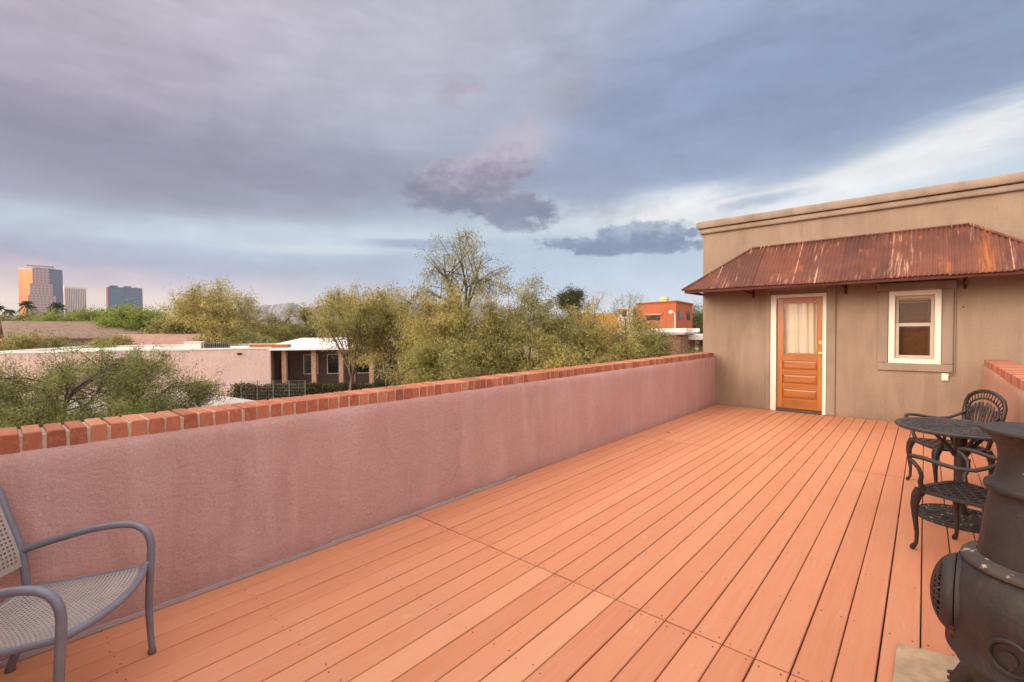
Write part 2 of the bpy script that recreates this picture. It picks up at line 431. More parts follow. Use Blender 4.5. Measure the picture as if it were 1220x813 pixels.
# ------------------------------------------------------------------ camera
cam_d = bpy.data.cameras.new('camera'); cam = bpy.data.objects.new('camera', cam_d); COL.objects.link(cam)
cam_d.sensor_fit = 'HORIZONTAL'; cam_d.sensor_width = 36.0; cam_d.lens = 554.65/1220*36.0
cam_d.clip_start = 0.05; cam_d.clip_end = 30000
yaw, pit, rol = 0.72583, -0.023174, -0.0061966
fw = Vector((-math.sin(yaw), math.cos(yaw), 0)); rt = Vector((math.cos(yaw), math.sin(yaw), 0)); up = Vector((0,0,1))
f2 = fw*math.cos(pit) + up*math.sin(pit); u2 = up*math.cos(pit) - fw*math.sin(pit)
r3 = rt*math.cos(rol) + u2*math.sin(rol); u3 = u2*math.cos(rol) - rt*math.sin(rol)
cam.matrix_world = Matrix(((r3.x, u3.x, -f2.x, 0), (r3.y, u3.y, -f2.y, 0), (r3.z, u3.z, -f2.z, 1.5), (0,0,0,1)))
scene.camera = cam

# neighbourhood frame: the streets beyond run along these two directions (metres away, metres sideways)
def site(d, l, z=0.0):
    return Vector((fw.x*d + rt.x*l, fw.y*d + rt.y*l, z))
NROT = math.atan2(rt.y, rt.x)          # local X = sideways, local Y = away
GZ = -3.2                              # street level below the roof deck

# ------------------------------------------------------------------ ground and hills
g = MB(); R0 = 5200.0
ring = [0, 15, 60, 200, 800, 2500, R0]; n = 48
g.add([(0,0,GZ)], [])
for r in ring[1:]:
    g.add([(r*math.cos(2*PI*k/n), r*math.sin(2*PI*k/n), GZ) for k in range(n)], [])
for k in range(n): g.f.append((0, 1+k, 1+(k+1) % n)); g.mi.append(0)
for i in range(len(ring)-2):
    for k in range(n):
        a = 1+i*n; g.f.append((a+k, a+n+k, a+n+(k+1) % n, a+(k+1) % n)); g.mi.append(0)
kind(g.build('ground', M['ground'], fix=False), 'structure')

def ridge(name, mat, prof, d0, depth, seed):
    rg = random.Random(seed)
    pts = []
    for i in range(len(prof)-1):
        (l0, z0), (l1, z1) = prof[i], prof[i+1]
        m = 7
        for k in range(m):
            t = k/m; pts.append((l0+(l1-l0)*t, z0+(z1-z0)*t + rg.uniform(-1, 1)*5*(0 if k == 0 else 1)))
    pts.append(prof[-1])
    rows = [(-1.0, 0.0), (-0.7, 0.25), (-0.4, 0.55), (-0.18, 0.85), (0, 1.0), (0.3, 0.7), (1.0, 0.0)]
    b = MB(); nn = len(pts); vs = []
    for (t, h) in rows:
        for (l, z) in pts:
            zz = GZ - 1 + (z - GZ)*h*(1 if h in (0, 1.0) else rg.uniform(0.86, 1.12))
            vs.append(site(d0 + t*depth + rg.uniform(-20, 20), l + rg.uniform(-8, 8), zz))
    fs = [(r*nn+i, r*nn+i+1, (r+1)*nn+i+1, (r+1)*nn+i) for r in range(len(rows)-1) for i in range(nn-1)]
    b.add(vs, fs)
    return kind(b.build(name, mat, smooth=True, angle=25), 'structure')
ridge('hill', M['hill'], [(-2300,20),(-1990,90),(-1800,150),(-1640,215),(-1545,250),(-1440,284),(-1340,256),(-1240,260),(-1120,270),(-900,240),(-640,215),(-480,236),(-336,250),(-200,225),(60,150),(400,20)], 4000, 620, 3)
ridge('mesa', M['mesa'], [(-2560,40),(-2350,190),(-2180,222),(-2060,226),(-1960,230),(-1850,244),(-1800,236),(-1760,210),(-1640,190),(-1400,60)], 3900, 420, 5)

# ------------------------------------------------------------------ deck
D0 = 9.58
d = MB()
XW = -3.10; XR = 0.625
gap = 0.0058
edges = []
k = -21
x = -0.142 + 0.141*k
panels = [(-1.48, 2.281), (2.289, 6.042), (6.050, D0-0.004), (-3.2, -1.488)]
kx = [-0.142 + 0.141*i for i in range(-22, 8)]
rng = random.Random(11)
for (ya, yb) in panels:
    for i in range(len(kx)-1):
        x0 = kx[i] + gap/2; x1 = kx[i+1] - gap/2
        x0 = max(x0, XW+0.004); x1 = min(x1, XR-0.004)
        if x1 - x0 < 0.02: continue
        dz = rng.uniform(-0.0012, 0.0012); ch = 0.0028
        j0 = rng.uniform(-0.001, 0.001)
        prof = [(x0+j0, -0.028), (x1+j0, -0.028), (x1+j0, -ch+dz), (x1-ch+j0, dz), (x0+ch+j0, dz), (x0+j0, -ch+dz)]
        d.m = 0
        d.prism(prof, 'y', ya + rng.uniform(0, 0.0015), yb - rng.uniform(0, 0.0015))
d.m = 1
d.box(XW, XR, -3.2, D0, -0.16, -0.045)
d.m = 2
rows = []
for (ya, yb) in panels:
    rows += [ya+0.035, yb-0.035]
    yy = ya + 0.62
    while yy < yb - 0.3:
        rows.append(yy); yy += 0.61
for yy in rows:
    for i in range(len(kx)-1):
        for s in (0.028, 0.113):
            if rng.random() < 0.25: continue
            cx = kx[i] + s; cy = yy + rng.uniform(-0.012, 0.012)
            if cx < XW+0.01 or cx > XR-0.01: continue
            r = 0.0042
            d.add([(cx+r*math.cos(a*PI/3), cy+r*math.sin(a*PI/3), 0.0016) for a in range(6)], [(0,1,2,3,4,5)])
deck = kind(d.build('deck', [M['deck'], M['dark_gap'], M['screw']], fix=False), 'structure')

# ------------------------------------------------------------------ parapet walls
def parapet(name, label, mat, xface, sgn, xtop, width, y0, y1, seed):
    """sgn = +1: the wall body lies towards -x of the face"""
    t = thing(name, label, 'wall', (0,0,0))
    s = -sgn
    prof = [(xface, GZ), (xface, 0.845), (xface+s*0.003, 0.882), (xface+s*0.008, 0.915), (xface+s*0.018, 0.940), (xface+s*0.034, 0.953),
            (xface+s*(0.03+width-0.015), 0.953), (xface+s*(0.03+width+0.01), 0.93), (xface+s*(0.03+width+0.015), GZ)]
    b = MB()
    ny = 60; vs = []; n = len(prof); rg = random.Random(seed)
    ph = [rg.uniform(0, 6) for _ in range(4)]
    for j in range(ny+1):
        y = y0 + (y1-y0)*j/ny
        wob = 0.006*math.sin(y*1.3+ph[0]) + 0.004*math.sin(y*3.1+ph[1])
        wz = 0.006*math.sin(y*0.9+ph[2])
        if j in (0, ny): wob = 0; wz = 0
        for i, (px, pz) in enumerate(prof):
            vs.append((px + (wob if i < 5 else 0), y, pz + (wz if 1 <= i <= 4 else 0)))
    fs = [(j*n+i, j*n+(i+1) % n, (j+1)*n+(i+1) % n, (j+1)*n+i) for j in range(ny) for i in range(n)]
    fs += [tuple(range(n)), tuple(ny*n+i for i in range(n))]
    b.add(vs, fs)
    b.build('wall', mat, t, smooth=True, angle=60)
    # rowlock bricks
    xa, xb = sorted((xtop, xtop + s*width))
    br = MB(); mo = MB()
    p = 0.0785; y = y0 + 0.003
    while y + 0.067 < y1 - 0.002:
        h = 1.034 + rg.uniform(-0.002, 0.002); ox = rg.uniform(-0.0025, 0.0025); w = 0.0655 + rg.uniform(-0.003, 0.003)
        sk = rg.uniform(-0.003, 0.003)
        cz = 0.0045
        zb = 0.945
        a0, a1 = xa+ox, xb+ox
        vs = [(a0,y,zb),(a1,y+sk,zb),(a1,y+w+sk,zb),(a0,y+w,zb),
              (a0,y+cz*.5,h-cz),(a1,y+sk+cz*.5,h-cz),(a1,y+w+sk-cz*.5,h-cz),(a0,y+w-cz*.5,h-cz),
              (a0+cz,y+cz,h),(a1-cz,y+sk+cz,h),(a1-cz,y+w+sk-cz,h),(a0+cz,y+w-cz,h)]
        fs = [(0,3,2,1)] + [(i, (i+1) % 4, (i+1) % 4+4, i+4) for i in range(4)] + [(i+4, (i+1) % 4+4, (i+1) % 4+8, i+8) for i in range(4)] + [(8,9,10,11)]
        br.add(vs, fs)
        # mortar joint, uneven
        m0 = y + w + 0.0005; m1 = y + p + 0.001
        hh = 1.024 + rg.uniform(-0.008, 0.005)
        mo.box(xa+0.003+rg.uniform(-0.001, 0.003), xb-0.006, m0-0.004, m1+0.006, 0.947, hh)
        y += p
    c = br.build('brick_coping', M['brick'], t, bevel=0)
    mo.build('mortar', M['mortar'], c)
    return t
wl = parapet('parapet_wall', 'long mauve stucco parapet wall topped with a row of red bricks, trees beyond it', M['mauve'], XW, 1, -3.13, 0.255, -3.2, D0-0.004, 1)
fl = MB()
for j in range(40):
    ya = -3.0 + j*0.163; yb = ya + 0.163
    fl.box(XW+0.006+0.003*math.sin(j*1.7), XW+0.020, ya+0.0005, yb, 0.0035, 0.026+0.003*math.sin(j*2.3))
fl.build('flashing', M['flash'], wl)
parapet('parapet_wall', 'short rosy stucco parapet wall with brick top, behind the dark metal table and chairs', M['sunlit'], XR, -1, 0.642, 0.255, -3.2, D0-0.004, 2)  # same stucco as the long wall, recoloured as if sunlit

# ------------------------------------------------------------------ house with door, window and awning
house = thing('stucco_house', 'tan stucco house with a rusty corrugated awning over its door and window', 'house', (0,0,0))
HX0, HX1, HZ = -3.352, 5.2, 3.52
w = MB()
dx0, dx1, dz1 = -2.045, -1.31, 2.065         # door opening
wx0, wx1, wz0, wz1 = -0.372, 0.118, 1.005, 2.02
T = 0.24
y0, y1 = D0, D0+T
cols = [HX0, dx0, dx1, wx0, wx1, HX1]
w.box(HX0, dx0, y0, y1, GZ, HZ)
w.box(dx0, dx1, y0, y1, dz1, HZ); w.box(dx0, dx1, y0, y1, GZ, 0.0)
w.box(dx1, wx0, y0, y1, GZ, HZ)
w.box(wx0, wx1, y0, y1, GZ, wz0); w.box(wx0, wx1, y0, y1, wz1, HZ)
w.box(wx1, HX1, y0, y1, GZ, HZ)
w.box(HX0, HX0+T, y1, y1+6, GZ, HZ); w.box(HX1-T, HX1, y1, y1+6, GZ, HZ); w.box(HX0, HX1, y1+6, y1+6+T, GZ, HZ)
w.build('wall', M['tan'], house, fix=False)
rb = MB(); rb.box(HX0+T, HX1-T, y1, y1+6, 3.2, 3.3); rb.build('roof', M['grey_roof'], house)
ib = MB()   # the room behind
ib.box(HX0+T+.002, HX1-T-.002, y1+.002, y1+4.0, -0.06, -0.02)
ib.box(HX0+T+.002, HX1-T-.002, y1+.002, y1+4.0, 2.42, 2.5)
ib.box(HX0+T+.002, HX1-T-.002, y1+4.0, y1+4.1, -0.06, 2.5)
ib.build('room', M['room'], house, fix=False)
# cornice: two stepped bands with worn rounded edges
c = MB()
def band(e, z0, z1):
    n = 40; vs = []; rg = random.Random(int(e*1000))
    prof = [(0, z0), (e-0.01, z0+0.004), (e, z0+0.018), (e, z1-0.03), (e-0.008, z1-0.010), (e-0.03, z1), (-0.26, z1), (-0.26, z0)]
    path = [(HX0, y1+6.2, -1, 0), (HX0, D0, -1, -1)] + [(HX0 + (HX1-HX0)*i/n, D0, 0, -1) for i in range(1, n)] + [(HX1, D0, 0, -1)]
    m = len(prof)
    for (px, py, nx, ny) in path:
        j = rg.uniform(-0.003, 0.003)
        for (o, z) in prof:
            vs.append((px + nx*(o+j), py + ny*(o+j), z + (j if z > z1-0.05 else 0)))
    fs = [(a*m+i, a*m+(i+1) % m, (a+1)*m+(i+1) % m, (a+1)*m+i) for a in range(len(path)-1) for i in range(m)]
    fs += [tuple(range(m)), tuple((len(path)-1)*m+i for i in range(m))]
    c.add(vs, fs)
band(0.058, 3.395, 3.497); band(0.105, 3.499, 3.637)
c.build('cornice', M['cornice'], house, smooth=True, angle=50)
# raised stucco surrounds
s = MB()
e = 0.032; yf = D0 - e
for (a, b_, z0, z1) in ((-2.212, -2.128, 0.0, 2.2), (-1.266, -1.135, 0.0, 2.2)): s.box(a, b_, yf, D0-0.001, z0+0.002, z1)
s.box(-2.212, -1.135, yf, D0-0.001, 2.2, 2.31)
s.build('door_surround', M['tantrim'], house, bevel=0.018, seg=3)
s = MB()
s.box(-0.575, -0.443, yf-0.01, D0-0.001, 0.945, 2.085); s.box(0.187, 0.318, yf-0.01, D0-0.001, 0.945, 2.085)
s.box(-0.575, 0.318, yf-0.01, D0-0.001, 0.822, 0.945); s.box(-0.60, 0.343, yf-0.014, D0-0.001, 2.085, 2.215)
s.build('window_surround', M['tantrim'], house, bevel=0.016, seg=3)
# door casing
s = MB()
s.box(-2.125, dx0+0.012, D0-0.028, D0+0.10, 0.002, 2.112); s.box(dx1-0.012, -1.268, D0-0.028, D0+0.10, 0.002, 2.112)
s.box(dx0+0.012, dx1-0.012, D0-0.028, D0+0.10, 2.052, 2.112)
s.build('door_casing', M['white_paint'], house, bevel=0.005)
s = MB(); s.box(dx0+0.012, dx1-0.012, D0-0.035, D0+0.12, 0.002, 0.05); s.build('threshold', M['threshold'], house, bevel=0.004)
# the door itself: half glass above three sunk panels
door = MB()
ya, yb = D0+0.02, D0+0.062
X0, X1 = dx0+0.014, dx1-0.014
gx0, gx1, gz0, gz1 = -1.937, -1.402, 1.045, 1.962
door.m = 0
door.box(X0, gx0, ya, yb, 0.055, 2.05); door.box(gx1, X1, ya, yb, 0.055, 2.05)
door.m = 1
pan = [(0.24, 0.41), (0.51, 0.67), (0.765, 0.925)]
zs = [0.055] + [v for p_ in pan for v in p_] + [gz0]
for i in range(0, len(zs), 2): door.box(gx0, gx1, ya+0.0015, yb-0.0015, zs[i], zs[i+1])
door.box(gx0, gx1, ya+0.0015, yb-0.0015, gz1, 2.05)
for (a, b_) in pan:
    door.box(gx0, gx1, ya+0.021, yb-0.006, a, b_)
    fr = 0.035
    door.add([(gx0+fr, ya+0.008, a+fr), (gx1-fr, ya+0.008, a+fr), (gx1-fr, ya+0.008, b_-fr), (gx0+fr, ya+0.008, b_-fr),
              (gx0+.004, ya+0.0195, a+.004), (gx1-.004, ya+0.0195, a+.004), (gx1-.004, ya+0.0195, b_-.004), (gx0+.004, ya+0.0195, b_-.004)],
             [(0,1,2,3), (4,5,1,0), (5,6,2,1), (6,7,3,2), (7,4,0,3)])
do = door.build('door', [M['door_v'], M['door_h']], house, bevel=0.003, fix=False)
s = MB()
for (a, b_, c_, e_) in ((gx0, gx0+0.014, gz0, gz1), (gx1-0.014, gx1, gz0, gz1), (gx0+0.014, gx1-0.014, gz0, gz0+0.014), (gx0+0.014, gx1-0.014, gz1-0.014, gz1)):
    s.box(a, b_, ya-0.004, ya+0.02, c_, e_)
s.build('glazing_bead', M['door_v'], do)
s = MB(); s.box(gx0+0.001, gx1-0.001, ya+0.022, ya+0.027, gz0+0.001, gz1-0.001); s.build('glass_pane', M['glass'], do)
s = MB(); s.tube([(-1.352, ya, 1.255), (-1.352, ya-0.018, 1.255)], 0.03, 16); s.tube([(-1.352, ya-0.018, 1.255), (-1.352, ya-0.03, 1.255)], 0.018, 12)
s.build('deadbolt', M['brass'], do, smooth=True)
s = MB(); s.tube([(-1.352, ya, 1.06), (-1.352, ya-0.012, 1.06)], 0.033, 16)
s.tube([(-1.352, ya-0.012, 1.06), (-1.352, ya-0.03, 1.06), (-1.352, ya-0.045, 1.06), (-1.352, ya-0.06, 1.06), (-1.352, ya-0.066, 1.06)], [0.012, 0.016, 0.028, 0.027, 0.012], 16)
s.build('handle', M['brass'], do, smooth=True)
# window
win = MB()
for (a, b_, z0, z1) in ((-0.438, -0.36, 0.942, 2.08), (0.106, 0.183, 0.942, 2.08)): win.box(a, b_, D0-0.03, D0+0.06, z0, z1)
win.box(-0.36, 0.106, D0-0.03, D0+0.06, 2.004, 2.08); win.box(-0.36, 0.106, D0-0.03, D0+0.06, 0.942, 1.02)
wo = win.build('window', M['white_paint'], house, bevel=0.006)
s = MB()
def sash(x0, x1, z0, z1, y, t, w_):
    s.box(x0, x0+w_, y, y+t, z0, z1); s.box(x1-w_, x1, y, y+t, z0, z1)
    s.box(x0+w_, x1-w_, y, y+t, z0, z0+w_); s.box(x0+w_, x1-w_, y, y+t, z1-w_, z1)
sash(-0.358, 0.104, 1.535, 2.002, D0+0.045, 0.03, 0.042)
sash(-0.358, 0.104, 1.022, 1.57, D0+0.012, 0.03, 0.048)
s.build('sash', M['sash'], wo, bevel=0.004)
s = MB(); s.box(-0.31, 0.056, D0+0.058, D0+0.062, 1.58, 1.96); s.box(-0.31, 0.056, D0+0.025, D0+0.029, 1.07, 1.522); s.build('glass_pane', M['glass_dim'], wo)
# junction box under the window
s = MB(); s.box(0.192, 0.27, D0-0.032, D0-0.001, 0.70, 0.808); jb = s.build('junction_box', M['white_paint'], house, bevel=0.006)
s = MB(); s.box(0.203, 0.259, D0-0.037, D0-0.032, 0.712, 0.796); s.build('cover_plate', M['white_paint'], jb, bevel=0.003)
# awning
YE, ZE, ZR = D0-0.9, 2.225, 3.012
RX0, RX1, EX0, EX1 = -2.43, 0.46, -3.43, 1.46
aw = MB(); seam = []; stain = []
sheets = []
xx = -4.2; k = 0
per = 0.056
def corrug(u): return 0.0085*math.cos(2*PI*u/per)
nrm = Vector((0, -(ZR-ZE), -0.0)); nrm = Vector((0, -(ZR-ZE), 0.9)).normalized()
edge_x = [-3.43, -2.83, -2.22, -1.60, -0.98, -0.36, 0.26, 0.86, 1.46]
att = []
step = per/8
cnt = int((EX1-EX0)/step)
def tmax(x):       # how far up the slope the sheet runs at this x
    if x < RX0: return max(0.0, (x-EX0)/(RX0-EX0))
    if x > RX1: return max(0.0, (EX1-x)/(EX1-RX1))
    return 1.0
for si in range(len(edge_x)-1):
    xa, xb = edge_x[si] - (0.03 if si else 0), edge_x[si+1]
    n = max(2, int((xb-xa)/step)); base = len(aw.v); rows = 9
    lift = 0.003*(si % 2)
    for i in range(n+1):
        x = xa + (xb-xa)*i/n; tm = tmax(x)
        low = -0.012 if si in (3, 6) else 0.0
        for r in range(rows):
            t = low + (tm-low)*r/(rows-1)
            p = Vector((x, YE + (D0-0.012-YE)*t, ZE + (ZR-ZE)*t)) + nrm*(corrug(x) + lift + 0.004*math.sin(x*2.1+t*3))
            aw.v.append(tuple(p)); att.append(((si*0.37) % 1.0)); seam.append((1.0 if (i in (1, 2) and si) else 0.0)); stain.append(math.exp(-((x-0.60-0.05*t)/0.085)**2)*sm(1.25-t*1.1))
    for i in range(n):
        for r in range(rows-1):
            aw.f.append((base+i*rows+r, base+(i+1)*rows+r, base+(i+1)*rows+r+1, base+i*rows+r+1)); aw.mi.append(0)
# the two side slopes (run down to the ends)
for (ex, rx, sg) in ((EX0, RX0, -1), (EX1, RX1, 1)):
    n = 96; rows = 9; base = len(aw.v)
    for i in range(n+1):
        y = YE + (D0-0.012-YE)*i/n; tm = (y-YE)/(D0-YE)
        nn = Vector((sg*(ZR-ZE), 0, 1.0)).normalized()
        for r in range(rows):
            t = tm*r/(rows-1)
            aw.v.append(tuple(Vector((ex+(rx-ex)*t, y, ZE+(ZR-ZE)*t)) + nn*0.0085*math.cos(2*PI*y/per))); att.append(0.2); seam.append(0.0); stain.append(0.0)
    for i in range(n):
        for r in range(rows-1):
            aw.f.append((base+i*rows+r, base+(i+1)*rows+r, base+(i+1)*rows+r+1, base+i*rows+r+1)); aw.mi.append(0)
ao = aw.build('awning', M['rust'], house, smooth=True, angle=80, fix=False)
at = ao.data.attributes.new('sheet', 'FLOAT', 'POINT'); at.data.foreach_set('value', att)
at = ao.data.attributes.new('seam', 'FLOAT', 'POINT'); at.data.foreach_set('value', seam)
at = ao.data.attributes.new('stain', 'FLOAT', 'POINT'); at.data.foreach_set('value', stain)
ao.modifiers.new('thick', 'SOLIDIFY').thickness = 0.002
s = MB()
for (a, b_) in (((RX0, D0-0.012, ZR+0.006), (EX0, YE, ZE+0.008)), ((RX1, D0-0.012, ZR+0.006), (EX1, YE, ZE+0.008))):
    a = Vector(a); b_ = Vector(b_); s.tube([a, a.lerp(b_, .5), b_], 0.02, 8)
s.tube([(RX0-0.02, D0-0.015, ZR+0.006), (RX1+0.02, D0-0.015, ZR+0.006)], 0.014, 8)
s.build('hip_cap', M['rust'], ao, smooth=True)
s = MB()      # timber/steel frame under the sheets
s.box(EX0+0.04, EX1-0.04, YE+0.035, YE+0.075, ZE-0.052, ZE-0.008)
s.box(EX0+0.04, EX0+0.08, YE+0.075, D0-0.002, ZE-0.052, ZE-0.008); s.box(EX1-0.08, EX1-0.04, YE+0.075, D0-0.002, ZE-0.052, ZE-0.008)
s.build('awning_frame', M['rust_bar'], ao)
for bx_ in (-2.42, -1.0, 0.434):
    s = MB()
    s.box(bx_-0.018, bx_+0.018, D0-0.012, D0-0.001, 2.07, 2.62)
    s.box(bx_-0.016, bx_+0.016, D0-0.05, D0-0.0125, 2.085, 2.13)
    s.obox(((bx_), (D0-0.012+YE+0.05)/2, 2.10+(ZE-0.03-2.10)*.5+0.02), (1,0,0), (0, YE+0.05-D0, ZE-0.06-2.12), (0, (ZE-0.06-2.12), D0-YE-0.05), 0.03, 0.84, 0.03)
    s.build('bracket', M['rust_bar'], ao, bevel=0.003)
s = MB(); s.tube([(0.333, D0-0.02, 2.18), (0.333, D0-0.02, 0.86), (0.322, D0-0.02, 0.80), (0.262, D0-0.02, 0.775)], 0.009, 8); s.build('conduit', M['tantrim'], house, smooth=True)
s = MB(); s.tube([(0.42, D0+.01, 1.80), (0.42, D0-0.012, 1.80)], 0.012, 8); s.build('bolt', M['rust_bar'], house)
s = MB(); s.tube([(0.74, D0, 2.78), (0.74, D0-0.03, 2.78), (0.74, D0-0.035, 2.84)], 0.008, 6); s.build('hook', M['rust_bar'], house)

# curtain behind the door glass, blind behind the window
s = MB(); n = 90; rows = 12
for r in range(rows+1):
    for i in range(n+1):
        u = i/n; z = 0.98 + 1.03*r/rows
        gath = 0.5 + 0.5*r/rows
        s.v.append((gx0-0.06+0.66*u, D0+0.105+0.016*math.sin(u*31+1.8*math.sin(u*7+.4))+0.009*math.sin(u*19+2+r*.10)+0.004*math.sin(u*83+r*.2), z))
for r in range(rows):
    for i in range(n): s.f.append((r*(n+1)+i, r*(n+1)+i+1, (r+1)*(n+1)+i+1, (r+1)*(n+1)+i)); s.mi.append(0)
tag(s.build('curtain', M['curtain'], smooth=True, angle=180), 'pleated cream curtain hanging behind the glass of the wooden door', 'curtain')
s = MB()
for i in range(34):
    z = 1.02 + i*0.0262
    s.obox((-0.128, D0+0.155, z), (1,0,0), (0,0.5,-0.87), (0,.87,.5), 0.56, 0.031, 0.003)
for xx in (-0.30, 0.04): s.box(xx-0.008, xx+0.008, D0+0.128, D0+0.1295, 1.01, 1.93)
s.box(-0.41, 0.155, D0+0.135, D0+0.175, 1.905, 1.94)
tag(s.build('window_blind', M['blind']), 'brown wooden blind lowered behind the white framed window', 'blind')
# lit ceiling lamp in the room
lampm, nt, b = new_mat('lit_bulb')
b.inputs['Emission Color'].default_value = lin(255,214,140); b.inputs['Emission Strength'].default_value = 12
cl = thing('ceiling_lamp', 'small lit lamp glowing warm behind the top of the window', 'lamp', (-0.33, D0+1.35, 2.42))
s = MB(); s.lathe([(0.001, -0.06), (0.03, -0.058), (0.045, -0.03), (0.04, 0.0)], 16); s.build('bulb', lampm, cl, smooth=True)
s = MB(); s.lathe([(0.07, -0.012), (0.07, -0.0005)], 20); s.build('base', M['white_paint'], cl)
pl = bpy.data.lights.new('room_light', 'POINT'); pl.energy = 60; pl.color = (1.0, 0.72, 0.4); pl.shadow_soft_size = 0.1
po = bpy.data.objects.new('room_light', pl); COL.objects.link(po); po.parent = cl; po.location = (0, 0, -0.2)

# ------------------------------------------------------------------ grey patio chair
pc = thing('patio_chair', 'grey tubular metal armchair with perforated seat, standing against the mauve wall', 'chair', (-2.469, 0.312, 0), math.atan2(.8, .6))
arm = [(.001,.018),(-.004,.10),(-.007,.18),(-.007,.25),(-.003,.32),(.004,.43),(.008,.50),(.004,.54),(-.008,.572),(-.03,.596),(-.06,.611),(-.10,.617),(-.147,.616),(-.22,.608),(-.292,.593),(-.39,.568),(-.488,.538)]
rad = [.0125,.0135,.0145,.015,.0155]+[.016]*12
for sy in (0.28, -0.28):
    s = MB(); s.tube([(x, sy, z) for x, z in arm], rad, 12); a = s.build('arm', M['grey_metal'], pc, smooth=True)
    s = MB(); s.lathe([(0.016, 0.0), (0.0165, 0.012), (0.0135, 0.022)], 14, (0.001, sy, 0)); s.build('foot_cap', M['foot_cap'], a)
post = [(-.553,.018),(-.525,.09),(-.502,.17),(-.487,.28),(-.484,.386),(-.489,.46),(-.497,.532),(-.511,.585),(-.547,.703),(-.572,.789),(-.594,.85)]
s = MB()
top = [(-.604, .262, .876), (-.609, .225, .888), (-.611, 0.1, .892), (-.611, -0.1, .892), (-.609, -.225, .888), (-.604, -.262, .876)]
s.tube([(x, .278, z) for x, z in post] + top + [(x, -.278, z) for x, z in reversed(post)], .0155, 12)
bf = s.build('back_frame', M['grey_metal'], pc, smooth=True)
for sy in (.278, -.278):
    s = MB(); s.lathe([(0.018, 0.0), (0.0185, 0.012), (0.0155, 0.022)], 14, (-.553, sy, 0)); s.build('foot_cap', M['foot_cap'], bf)
def perforated(fn, nu, nv, border, name, mat, parent, thick):
    """sheet of nu x nv cells with staggered slots; fn(u,v) -> point"""
    b_ = MB()
    us = []
    for i in range(nu):
        us += [i + 0.0, i + 0.40]
    us.append(nu)
    vs = []
    for j in range(nv): vs += [j + 0.0, j + 0.40]
    vs.append(nv)
    for q in vs:
        for p in us: b_.v.append(tuple(fn(p/nu, q/nv)))
    W = len(us)
    for j in range(len(vs)-1):
        for i in range(len(us)-1):
            ci, cj = i//2, j//2
            hole = (i % 2 == 1 and j % 2 == 1) and border <= ci < nu-border and border <= cj < nv-border
            if not hole: b_.f.append((j*W+i, j*W+i+1, (j+1)*W+i+1, (j+1)*W+i)); b_.mi.append(0)
    o = b_.build(name, mat, parent)
    o.modifiers.new('thick', 'SOLIDIFY').thickness = thick
    return o
def seat_fn(u, v):
    y = -0.262 + 0.524*u
    bow = 1 - (y/0.262)**2
    x0 = -0.462; x1 = -0.012 + 0.055*bow
    x = x0 + (x1-x0)*v
    z = 0.382 + 0.045*v - 0.007*math.sin(PI*v) - 0.008*bow*(0.3+0.7*v)
    return (x, y, z)
seat = perforated(seat_fn, 34, 30, 1, 'seat', M['grey_mesh'], pc, 0.002)
s = MB()
def srail(v, n=16): return [Vector(seat_fn(i/n, v)) + Vector((0,0,-0.006)) for i in range(n+1)]
fr = srail(1.0); s.tube([Vector((0.003, -.278, .432))] + fr + [Vector((0.003, .278, .432))], .0145, 10)
s.tube(srail(0.0), .012, 10)
for u in (0.0, 1.0): s.tube([Vector(seat_fn(u, i/10)) + Vector((0, 0, -0.006)) for i in range(11)], .012, 10)
s.build('seat_frame', M['grey_metal'], pc, smooth=True)
def back_fn(u, v):
    z = 0.47 + 0.405*v
    x = np.interp(z, [p[1] for p in post] + [.892], [p[0] for p in post] + [-.611])
    y = -0.266 + 0.532*u
    return (x - 0.018*(1-(y/.266)**2), y, z)
perforated(back_fn, 30, 22, 1, 'backrest', M['grey_mesh'], pc, 0.002)

# ------------------------------------------------------------------ bistro table and chairs
def clip_line(poly, p, dr):
    """segment of the infinite line inside a convex polygon"""
    t0, t1 = -9.0, 9.0; n = len(poly)
    for i in range(n):
        a = poly[i]; b_ = poly[(i+1) % n]
        ex, ey = b_[0]-a[0], b_[1]-a[1]; nx, ny = -ey, ex
        num = nx*(a[0]-p[0]) + ny*(a[1]-p[1]); den = nx*dr[0] + ny*dr[1]
        if abs(den) < 1e-9:
            if num > 0: return None
            continue
        t = num/den
        if den > 0: t0 = max(t0, t)
        else: t1 = min(t1, t)
    return (t0, t1) if t1 > t0 + 0.01 else None

